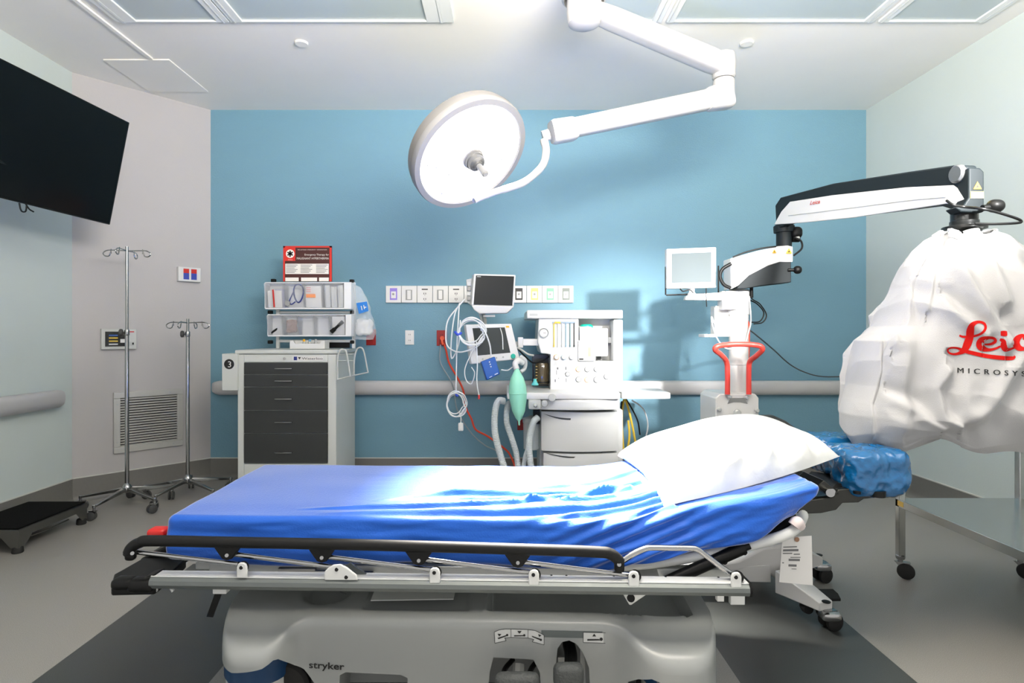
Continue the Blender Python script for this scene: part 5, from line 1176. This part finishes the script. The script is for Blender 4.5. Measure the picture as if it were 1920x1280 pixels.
for P_, r_ in (([W(962, 1236, 1.9), W(948, 1252, 1.86), W(942, 1268, 1.8)], .008), ([W(1006, 1240, 1.9), W(997, 1252, 1.86), W(990, 1268, 1.8)], .008), ([W(1066, 1205, 1.9), W(1070, 1225, 1.86), W(1070, 1252, 1.78)], .02)):
    MB().tube(P_, r_, 10).build('pedal_lever', BLACK, t)
MB().tube([W(962, 1236, 1.9)+Vector((.02, .01, -.02)), W(970, 1300, 1.86)], .02, 8, 1).build('pedal_post', OFFW, t)
for a_, b_, c_, d_ in ((1046, 1232, 1062, 1300), (1088, 1218, 1110, 1300)): MB().px(a_, b_, c_, d_, 1.93, .01).build('pedal_frame', OFFW, t)
for X, Y in ((-.5, 2.2), (.3, 2.2)):
    MB().cyl((X, Y, .28), (X, Y, .43), .05, n=28).cyl((X, Y, .3), (X, Y, .36), .07, n=28).build('lift_column', BASEP, t)
# lettering and symbols on the hood front
def hf(px, py):                                # a point of the hood's flat front
    k = (px-CX)/K; Y = (1.822)/(1+TB*k); return W(px, py, Y)
ax_ = (hf(900, 1250)-hf(600, 1250)).normalized()
text('stryker', 'lettering', INK, hood, (hf(579, 1251), hf(650, 1255), (0, 0, 1)), .021, wid=.112, bold=.018, off=.002)
def hq(pts, name='symbol', m=INK, lift=.0012, par=None):
    e = Vector((0, -lift, 0)); return MB().prism([hf(a, b_)+e for a, b_ in pts], (0, .0008, 0)).build(name, m, par or hood)
hq([(1015, 1181), (1156, 1184), (1156, 1197), (1015, 1194)], 'grey_band', mat('band_grey', (84, 92, 92), .5), .0008)
SG = mat('symbol_ground', (196, 199, 198), .5)
A_ = [(927, 1184), (936, 1180), (947, 1178.5), (958, 1178.5), (990, 1179.5), (1003, 1181), (1013, 1186), (1020, 1190), (1020, 1208), (998, 1202), (1001, 1198), (990, 1195), (958, 1194), (946, 1195), (949, 1200), (928, 1205)]
hq(A_, 'symbol_panel', SG, .0012)
def outline(pts, w_=.0012, par=hood):
    m = MB(); L_ = len(pts)
    for i in range(L_):
        a, b_ = hf(*pts[i])+Vector((0, -.0022, 0)), hf(*pts[(i+1) % L_])+Vector((0, -.0022, 0)); d = (b_-a).normalized(); u = Vector((-d.z, 0, d.x))*w_*.5
        m.prism([a-u, b_-u, b_+u, a+u], (0, .0006, 0))
    m.build('symbol_outline', INK, par)
outline(A_); outline([(958, 1178.5), (958, 1194)]); outline([(990, 1179.5), (990, 1195)])
B_ = [(1093.5, 1184.5), (1136.5, 1185.5), (1136.5, 1205), (1093.5, 1203.5)]
hq(B_, 'symbol_panel', SG, .0014); outline(B_)
L2_ = .0026
hq([(933, 1187), (940, 1188), (936, 1192)], lift=L2_); hq([(970, 1182), (978, 1182), (974, 1187)], lift=L2_); hq([(1009, 1188), (1015, 1190), (1011, 1193)], lift=L2_); hq([(1110.5, 1192), (1117.5, 1192), (1114, 1187)], lift=L2_)
hq([(933, 1195), (950, 1189.5), (951, 1191), (935, 1197)], lift=L2_); hq([(964, 1190), (982, 1190), (982, 1191.6), (964, 1192)], lift=L2_); hq([(997, 1191), (1013, 1196.5), (1012, 1199), (998, 1193)], lift=L2_); hq([(1101, 1197), (1122, 1197), (1128, 1199.5), (1101, 1200)], lift=L2_)
for a, b_ in ((951, 1189.5), (983, 1190), (1014, 1198.5), (1127, 1197.3)):
    q = hf(a, b_)+Vector((0, -L2_, 0)); MB().cyl(q, q+Vector((0, .0008, 0)), .0035 if a < 1100 else .005, n=14).build('symbol', INK, hood)
# card lying on the hood, warning print on the recess
MB().prism([(-.44, 1.93, .326), (-.17, 1.94, .326), (-.16, 2.12, .348), (-.44, 2.12, .348)], (0, 0, .003)).build('instruction_plate', LGREY, t)
m = MB()
for i in range(4): m.box((-.545, 1.985+i*.018, .3285+.0012*i), (.03-.004*i, .006, .001), Matrix.Rotation(-.5, 3, 'Z'))
m.build('printed_lines', PRINT, t)
# litter frame under the mattress
LT = mat('litter_grey', (188, 192, 190), .4)
def bedbox(X0, X1, c0, c1, z0, z1, name, m, bev=.004, dz=0):
    P = [Vector((X0, ny(X0, c0), 0)), Vector((X1, ny(X1, c0), 0)), Vector((X1, ny(X1, c1), 0)), Vector((X0, ny(X0, c1), 0))]
    mb = MB(); mb._faces([Vector((p.x, p.y, z0+(dz if k in (1, 2) else 0))) for k, p in enumerate(P)]+[Vector((p.x, p.y, z1+(dz if k in (1, 2) else 0))) for k, p in enumerate(P)], [(3, 2, 1, 0), (4, 5, 6, 7), (0, 1, 5, 4), (1, 2, 6, 5), (2, 3, 7, 6), (3, 0, 4, 7)])
    return mb.build(name, m, t, bevel=bev)
bedbox(-1.0, .32, 1.87, 2.53, .44, .466, 'litter_panel', LT)
bedbox(.3, .84, 1.87, 2.53, .445, .47, 'fowler_panel', LT, dz=.09)
bedbox(-.95, .7, 1.86, 1.9, .415, .465, 'side_member', LT); bedbox(-.95, .7, 2.5, 2.54, .415, .465, 'side_member', LT)
bedbox(-.6, -.4, 1.9, 2.5, .42, .46, 'cross_member', LT); bedbox(.2, .4, 1.9, 2.5, .42, .46, 'cross_member', LT)
bedbox(-.72, -.6, 1.845, 1.858, .428, .458, 'slide_plate', STEEL, .002)
MB().tube([N(560, 1072, 1.85), N(640, 1072, 1.85), N(700, 1074, 1.85)], .006, 8).build('release_rod', STEEL, t)
# lower rail: light top face, grey rounded nose
a0, a1 = N(286, 1084), N(1402, 1098)
def railprof(p, name, m, prof):
    d = (a1-a0).normalized(); mb = MB(); A_ = [a0+Vector((0, y, z)) for y, z in prof]; B2 = [a1+Vector((0, y, z)) for y, z in prof]
    mb.prism(A_, a1-a0); return mb.build(name, m, t, bevel=.001)
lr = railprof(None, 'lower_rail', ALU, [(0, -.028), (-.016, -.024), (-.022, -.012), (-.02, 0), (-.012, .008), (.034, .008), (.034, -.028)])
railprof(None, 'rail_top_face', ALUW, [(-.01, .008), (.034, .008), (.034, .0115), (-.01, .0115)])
ec = a1+Vector((.0, 0, 0)); MB().prism([a1+Vector((0, y, z)) for y, z in [(0, -.029), (-.017, -.025), (-.023, -.012), (-.021, 0), (-.012, .013), (.07, .013), (.07, -.029)]], (.006, 0, 0)).build('end_cap', BLACK, t)
m = MB()
for px in (1008, 1034, 1062, 1151, 1248, 1347): q = N(px, 1092, 1.78)+Vector((0, 0, 0)); q.z = a1.z+(a1.z-a0.z)*0+.012; q.z = (a0.lerp(a1, (px-286)/1116)).z+.0118; m.cyl(q, q+Vector((0, 0, .0008)), .0035, n=10)
m.build('rail_hole', BLACK, t)
# side rail (folded down)
BT = .0165
tr = MB().tube([N(240, 1040), N(247, 1026), N(262, 1017), N(285, 1013.5), N(420, 1016), N(700, 1021.5), N(1000, 1030), N(1120, 1034.5), N(1144, 1038), N(1157, 1047), N(1163, 1056)], [.0145]+[BT]*20+[.0145], 18, 12).build('side_rail', mat('black_soft_grip', (12, 13, 13), .55, spec=.3), t)
def lug(px, py, px2=None):
    q = N(px, py, 1.752); P = [(-26, -16), (26, -16), (15, 0), (9, 8), (0, 11), (-9, 8), (-15, 0)]
    mb = MB().prism([N(px+a, py+b_*1.0, 1.747) for a, b_ in P], (0, .022, 0)); o = mb.build('rail_lug', BLACK, tr, bevel=.003)
    MB().cyl(N(px, py+1, 1.744), N(px, py+1, 1.75), .0055, n=14).build('pin', CHROME, o)
for px, py in ((425, 1040), (603, 1044.5), (785, 1050), (971, 1054)): lug(px, py)
MB().rbox(N(245, 1036, 1.752), (.03, .026, .045), .01, (5, 5, 6)).rbox(N(1161, 1061, 1.752), (.03, .026, .035), .01, (5, 5, 6)).build('rail_lug', BLACK, tr)
MB().cyl(N(236, 1039, 1.745), N(242, 1038, 1.745), .008, n=14).cyl(N(248, 1037, 1.733), N(248, 1037, 1.74), .0055, n=14).cyl(N(1161, 1058, 1.733), N(1161, 1058, 1.74), .006, n=14).build('pin', CHROME, tr)
for (x0, y0), (x1, y1) in (((258, 1034.5), (447, 1057)), ((436, 1038), (640, 1064)), ((612, 1043), (812, 1068)), ((795, 1048), (998, 1073)), ((980, 1053), (1184, 1078))):
    MB().cyl(N(x0, y0, 1.765), N(x1, y1, 1.765), .0075, n=16).build('link_rod', CHROME, t)
MB().tube([N(1160, 1056, 1.765), N(1172, 1048, 1.765), N(1190, 1037, 1.765), N(1211, 1028, 1.765), N(1225, 1026.5, 1.765), N(1260, 1027, 1.765), N(1296, 1027.5, 1.765), N(1308, 1030, 1.765), N(1325, 1042, 1.765), N(1350, 1061, 1.765), N(1376, 1079, 1.765)], .0085, 16, 8).build('end_loop', CHROME, t)
def bracket(px, py, big=False):
    y0 = 1.732; zb = py+24
    if big:
        P = [(608, 1088), (608, 1072), (616, 1064), (625, 1059), (638, 1058), (650, 1064), (668, 1078), (671, 1088)]
        b_ = MB().prism([N(a, c_, y0) for a, c_ in P], (0, .008, 0)).build('rail_bracket', ALUW, t, bevel=.003)
        for a, c_ in ((631, 1067.5), (649, 1082)): MB().cyl(N(a, c_, y0-.002), N(a, c_, y0+.002), .0055, n=14).build('bracket_pin', BLACK, b_)
        MB().prism([N(645, 1062, 1.77), N(656, 1056, 1.77), N(700, 1086, 1.77), N(670, 1087, 1.77)], (0, .01, 0)).build('release_latch', ALU, b_)
        return
    P = [(px-10, py+20), (px-10, py), (px-7.5, py-6.5), (px-3, py-9), (px+3, py-9), (px+7.5, py-6.5), (px+10, py), (px+10, py+20)]
    b_ = MB().prism([N(a, c_, y0) for a, c_ in P], (0, .008, 0)).build('rail_bracket', ALUW, t, bevel=.003)
    MB().cyl(N(px-1, py, y0-.002), N(px-1, py, y0+.002), .0055, n=14).build('bracket_pin', BLACK, b_)
    MB().cyl(N(px+2, py-1, 1.745), N(px+2, py-1, 1.79), .0175, n=20).build('pivot_bush', BLACK, b_)
for px, py in ((453, 1064), (815, 1073.5), (1001, 1077.5), (1189, 1080), (1381, 1082)): bracket(px, py)
bracket(0, 0, True)
# foot end: black bumper, white blocks, straps, red lever
MB().prism([Zp(208, 1096, .44), Zp(214, 1075, .45), Zp(268, 1045, .45), Zp(350, 1045, .45), Zp(330, 1064, .45), Zp(290, 1094, .44)], (0, 0, -.035)).rbox(N(235, 1092, 1.75), (.07, .05, .035), .015, (6, 5, 5)).rbox(N(268, 1095, 1.75), (.08, .05, .04), .015, (6, 5, 5)).prism([N(268, 1083, 1.74), N(290, 1077, 1.74), N(290, 1105, 1.74), N(262, 1104, 1.74)], (0, .06, 0)).build('foot_bumper', BLACK, t, bevel=.006)
MB().prism([N(262, 1048, 1.95), N(322, 1018, 1.95), N(322, 1075, 1.95), N(262, 1075, 1.95)], (0, .3, 0)).build('foot_frame', BLACK, t, bevel=.006)
MB().px(398, 1098, 424, 1114, 1.78, .03).build('strap_block', ALUW, t, bevel=.003); MB().px(270, 1098, 293, 1111, 1.8, .03).build('strap_block', ALUW, t, bevel=.003)
MB().prism([N(402, 1114, 1.8), N(415, 1114, 1.8), N(399, 1157, 1.8), N(387, 1156, 1.8)], (0, .004, 0)).build('strap', BLACK, t)
MB().rbox(N(298, 997, 1.9), (.06, .05, .03), .012, (6, 5, 5)).build('red_lever', RED, t)
MB().tube([N(325, 1108, 1.85), N(327, 1100, 1.85), N(400, 1100, 1.85)], .006, 8, 2).build('catheter_hook', ALUW, t)
# head section: white tube frame, gas spring, side plates
MB().tube([N(1150, 1062, 1.86), N(1240, 1053, 1.86), N(1340, 1036, 1.86), N(1420, 1018, 1.86), N(1470, 1003, 1.86), N(1492, 990, 1.88), N(1502, 975, 1.95), N(1506, 965, 2.1), W(1502, 962, 2.3)], .0165, 14, 8).build('head_frame_tube', ALUW, t)
MB().tube([N(1300, 1030, 1.9), N(1420, 1005, 1.9), N(1465, 990, 1.9), N(1488, 970, 1.93)], .018, 10).build('frame_bumper', BLACK, t)
MB().cyl(N(1248, 1092, 1.84), N(1395, 1026, 1.84), .019, n=18).cyl(N(1330, 1052, 1.84), N(1405, 1022, 1.84), .012, n=14).build('gas_spring', BLACK, t)
MB().prism([N(1180, 1060, 1.86), N(1230, 1063, 1.86), N(1240, 1092, 1.86), N(1150, 1092, 1.86), N(1160, 1080, 1.86)], (0, .01, 0)).build('hinge_plate', ALU, t)
MB().cyl(N(1197, 1048, 1.85), N(1197, 1048, 1.86), .01).cyl(N(1183, 1121, 1.82), N(1183, 1121, 1.83), .012).cyl(N(1358, 1052, 1.83), N(1358, 1052, 1.84), .01).build('pivot_pin', BLACK, t)
MB().prism([N(1165, 1108, 1.83), N(1222, 1108, 1.83), N(1184, 1134, 1.83), N(1180, 1134, 1.83)], (0, .01, 0)).px(1345, 1108, 1358, 1128, 1.8, .02).px(1370, 1112, 1397, 1134, 1.85, .02).build('lower_bracket', ALUW, t, bevel=.002)
# head rest bracket and cushion
HBK = mat('bracket_dark_metal', (52, 53, 50), .3, .6)
Yh = 2.08
hp = [(1498, 940), (1563, 932), (1572, 918), (1590, 916), (1650, 918), (1656, 922), (1655, 932), (1620, 935), (1610, 942), (1580, 943), (1568, 956), (1540, 962), (1498, 964)]
hb_ = MB().prism([W(a, b_, Yh) for a, b_ in hp], (0, .03, 0)).prism([W(a, b_, Yh) for a, b_ in ((1532, 912), (1545, 900), (1575, 925), (1562, 933))], (0, .14, 0)).build('headrest_bracket', HBK, t, bevel=.003)
MB().prism([W(1502, 938, 2.12), W(1564, 930, 2.12), W(1560, 916, 2.3), W(1530, 910, 2.3)], (0, 0, -.008)).build('bracket_top_plate', mat('bluish_plate', (120, 165, 190), .25), hb_)
MB().cyl(W(1557, 924, 2.05), W(1557, 924, 2.09), .014).cyl(W(1561, 921, 2.04), W(1561, 921, 2.05), .009).build('bracket_knob', CHROME, hb_)
MB().cyl(W(1645, 930, 2.06), W(1645, 919, 2.06), .026, n=24).build('clamp_knob', BLACK, hb_); MB().cyl(W(1607, 925, 2.06), W(1607, 920, 2.06), .012, n=24).build('clamp_knob', BLACK, hb_)
MB().prism([W(1560, 915, 2.1), W(1600, 924, 2.1), W(1640, 921, 2.1), W(1640, 915, 2.12), W(1570, 905, 2.12)], (0, .18, 0)).build('cushion_tray', BLACK, hb_)
HF = bpy.data.materials.new('blue_wrapped_cushion'); HF.use_nodes = True
def wrapf(c):
    def f(v):
        d = (v-c); n1_ = 1-abs(noise.noise(v*16))*2; n2_ = 1-abs(noise.noise(v*34+Vector((3, 1, 7))))*2
        return v+d.normalized()*(.007*n1_+.004*n2_-.004)
    return f
WM = mat('blue_film_over_foam', (8, 88, 140), .2, bump=.9, bscale=26, coat=.6, var=.25, vscale=14)
c1_, c2_ = W(1571, 846, 2.4), W(1628, 880, 2.14)
m = MB().rbox(c1_, (.27, .2, .135), .04, (40, 30, 22), f=wrapf(c1_)).rbox(c2_, (.215, .19, .165), .045, (40, 34, 26), f=wrapf(c2_)).rbox(c1_.lerp(c2_, .45)+Vector((-.02, 0, -.0)), (.2, .22, .115), .04, (34, 30, 20), f=wrapf(c1_.lerp(c2_, .45)))
hc = m.build('headrest_cushion', WM, t, smooth=80, label='blue plastic-wrapped two-lobed head rest cushion')
# ---------------------------------------------------------------- mattress with its fitted sheet
SH = mat('blue_sheet', (26, 86, 182), .5, bump=.12, bscale=180, sheen=1.0, spec=.25)
X0, X1 = -1.072, .965
def zt_(X): return .627+.15*sm(.15, .6, X)*max(0, X-.3)
folds = [([(700, 936), (850, 921), (1000, 925), (1180, 921)], .009, .012), ([(560, 952), (760, 948), (950, 940), (1200, 915)], .008, .009), ([(600, 960), (800, 962), (1000, 955), (1230, 940)], .010, .013),
         ([(900, 975), (1050, 965), (1240, 950)], .008, .010), ([(950, 915), (1100, 905), (1190, 895)], .006, .01), ([(850, 900), (1000, 897), (1150, 890)], .004, .012), ([(1000, 990), (1120, 975), (1255, 960)], .007, .009),
         ([(340, 972), (420, 976), (520, 984)], .005, .006), ([(780, 930), (900, 934), (1010, 935), (1150, 931)], .006, .008), ([(980, 947), (1100, 946), (1240, 935)], .006, .007), ([(1080, 1000), (1180, 978), (1262, 966)], .007, .008)]
FP = [([Zp(a, b_, .63) for a, b_ in P], am, w_) for P, am, w_ in folds]
def foldh(x, y):
    h_ = 0
    for P, am, w_ in FP:
        if x < P[0].x-.1 or x > P[-1].x+.1: continue
        best = None
        for a, b_ in zip(P, P[1:]):
            dx, dy = b_.x-a.x, b_.y-a.y; L_ = dx*dx+dy*dy; k = max(0, min(1, ((x-a.x)*dx+(y-a.y)*dy)/L_)); ex, ey = x-a.x-dx*k, y-a.y-dy*k
            d = math.hypot(ex, ey); s_ = d*(1 if ey > 0 else -1)
            if best is None or d < abs(best): best = s_
        u = (x-P[0].x)/(P[-1].x-P[0].x); fade = sm(-.05, .35, u)*(1-.4*sm(.95, 1.1, u)); wob = 1+.35*noise.noise(Vector((x*9, y*30, w_*100)))
        h_ += 1.6*am*fade*wob*(math.exp(-(best/w_)**2)-.75*math.exp(-((best+1.7*w_)/w_)**2))
    return h_
HS = .15
def mf_(v):
    x, y, z = v; tz = (z+HS/2)/HS                 # 0 bottom .. 1 top
    yy = ny(x, 2.2)+y
    edge = max(0, 1-(.375-abs(y))/.05)
    zt2 = zt_(x); Z = zt2-HS+HS*tz
    if tz > .55:
        h_ = foldh(x, yy)*(1-edge)*min(1, (tz-.55)/.3); Z += h_
        Z += .004*noise.noise(Vector((x*2.5, yy*5, 1)))+(.0035*noise.noise(Vector((x*5, yy*30-x*3, 3)))+.0018*noise.noise(Vector((x*9, yy*70-x*8, 6))))*sm(-.6, .2, x)
    # near side: long slack creases in the sheet and fan folds towards the head
    if y < -.3:
        s_ = sm(.3, .375, -y)
        cr = .006*noise.noise(Vector((x*3.2, Z*22, 5)))+.003*noise.noise(Vector((x*9, Z*60, 8)))
        fan = .010*math.sin((Z-.48-(x-.25)*.42)*150)*math.exp(-((x-.42)/.22)**2)
        yy -= s_*(cr+fan); yy -= .012*s_*math.exp(-((tz-.35)/.3)**2)
    if y > .3 or x < X0+.1: yy += .003*noise.noise(Vector((x*8, Z*40, 2)))
    if tz < .4: Z -= .02*(.4-tz)*math.sin(x*7)*1.2
    # end drape at the head
    if x > X1-.12: x += .02*noise.noise(Vector((yy*6, Z*14, 3)))*sm(X1-.12, X1, x)
    if x > .72: e_ = sm(.72, X1, x); Z += .055*(1-tz)*e_; x += (tz-.6)*.09*e_; yy += .05*e_*e_*(1 if y < 0 else -1)*min(1, abs(y)/.3)
    return Vector((x, yy, Z))
mt = MB().rbox(((X0+X1)/2, 0, 0), (X1-X0, .75, HS), .022, (420, 150, 26), f=mf_).build('mattress', SH, smooth=85)
tag(mt, 'stretcher mattress in a creased bright blue fitted sheet', 'mattress')
# ---------------------------------------------------------------- pillow
PW = mat('white_pillow_cover', (196, 200, 200), .5, bump=.1, bscale=60, sheen=.15)
cN, cF, cG, cR = Vector((.50, 1.855, .655)), Vector((.49, 2.57, .67)), Vector((1.13, 2.62, .80)), Vector((1.195, 2.1, .755))
m = MB(); NP = 120; sheets = []
for side in (1, -1):
    g = []
    for i in range(NP+1):
        row = []
        for j in range(NP+1):
            u, v = i/NP*2-1, j/NP*2-1
            au, av = u*(1-.09*(1-v*v)*abs(u)**3), v*(1-(.10 if v > 0 else -.13)*(1-u*u)*abs(v)**3)
            p = (cN.lerp(cR, (au+1)/2)).lerp(cF.lerp(cG, (au+1)/2), (av+1)/2)
            e = max(0, (1-u*u)*(1-v*v)); hgt = e**.36
            if side > 0: z = p.z+.13*hgt
            else: z = p.z-(.0)*hgt
            # seat the underside on the mattress
            zm = zt_(p.x)+.004
            if side < 0: z = max(zm, p.z*(1-hgt)+zm*hgt) if e < .25 else zm
            if i in (0, NP) or j in (0, NP): z = max(zm, p.z)
            q = Vector((p.x, p.y, max(z, zm)))
            if side > 0 and e > 0:
                near = sm(.1, -.75, v) if False else (1-sm(-.95, .0, v))
                k = min(1, e*6)
                rd = 1-abs(noise.noise(Vector((q.x*9+2, q.y*7, q.z*9))))*2.3; rd2 = 1-abs(noise.noise(Vector((q.x*20, q.y*14, q.z*20+4))))*2.2
                q += Vector((0, -.6, .6))*near*k*(.032*rd+.015*rd2-.008)
                q.z += .006*noise.noise(Vector((q.x*5, q.y*5, 1)))*k+.004*math.sin((u+v)*9)*(1-hgt)*k
                q.z += .008*math.exp(-((v-.5*u+.15)/.09)**2)*near*k
            row.append(q)
        g.append(row)
    sheets.append(g)
vt = [[m.b.verts.new(p) for p in r] for r in sheets[0]]
vb = [[vt[i][j] if (i in (0, NP) or j in (0, NP)) else m.b.verts.new(sheets[1][i][j]) for j in range(NP+1)] for i in range(NP+1)]
for i in range(NP):
    for j in range(NP):
        m.b.faces.new([vt[i][j], vt[i+1][j], vt[i+1][j+1], vt[i][j+1]]); m.b.faces.new([vb[i][j], vb[i][j+1], vb[i+1][j+1], vb[i+1][j]])
pl = m.build('pillow', PW, smooth=80); tag(pl, 'plump white pillow with crumpled plastic cover at the head of the blue mattress', 'pillow')
# ---------------------------------------------------------------- paper tag on the head frame
q = [W(1474, 1006, 1.95), W(1521, 1006, 1.93), W(1523, 1096, 1.9), W(1461, 1091, 1.93)]
q = [W(1467, 1008, 1.93), W(1522, 1004, 1.93), W(1524, 1097, 1.93), W(1461, 1091, 1.93)]
o = MB().quad(q, .0012).build('paper_tag', PAPER); tag(o, 'white printed paper tag hanging from the head frame of the stretcher', 'tag')
m = MB()
for v, u0, u1, h_ in ((.2, .05, .5, .02), (.26, .05, .55, .045), (.34, .05, .35, .02), (.36, .4, .6, .02), (.43, .3, .62, .015), (.47, .25, .6, .045), (.55, .05, .1, .02), (.59, .25, .5, .045), (.68, .35, .5, .01)): m.quad(qs(q, u0, v, u1, v+h_, .0012), .0008)
m.build('printed_lines', PRINT, o)
c = qs(q, .48, .05, .5, .07, .003)[0]; MB().lathe([(.004, 0), (.008, 0), (.008, .001), (.004, .001)], c, (0, -1, 0), n=20).build('eyelet', mat('brown_eyelet', (150, 115, 90), .5), o)
MB().tube([c, c+Vector((-.015, -.0, .03)), N(1478, 1000, 1.87)], .0012, 6).build('string', PAPER, o)
MB().tube([N(1488, 985, 1.858), N(1494, 978, 1.86), N(1499, 985, 1.88)], .018, 12).build('frame_wrap', mat('white_wrap_tape', (222, 210, 208), .5), ST)
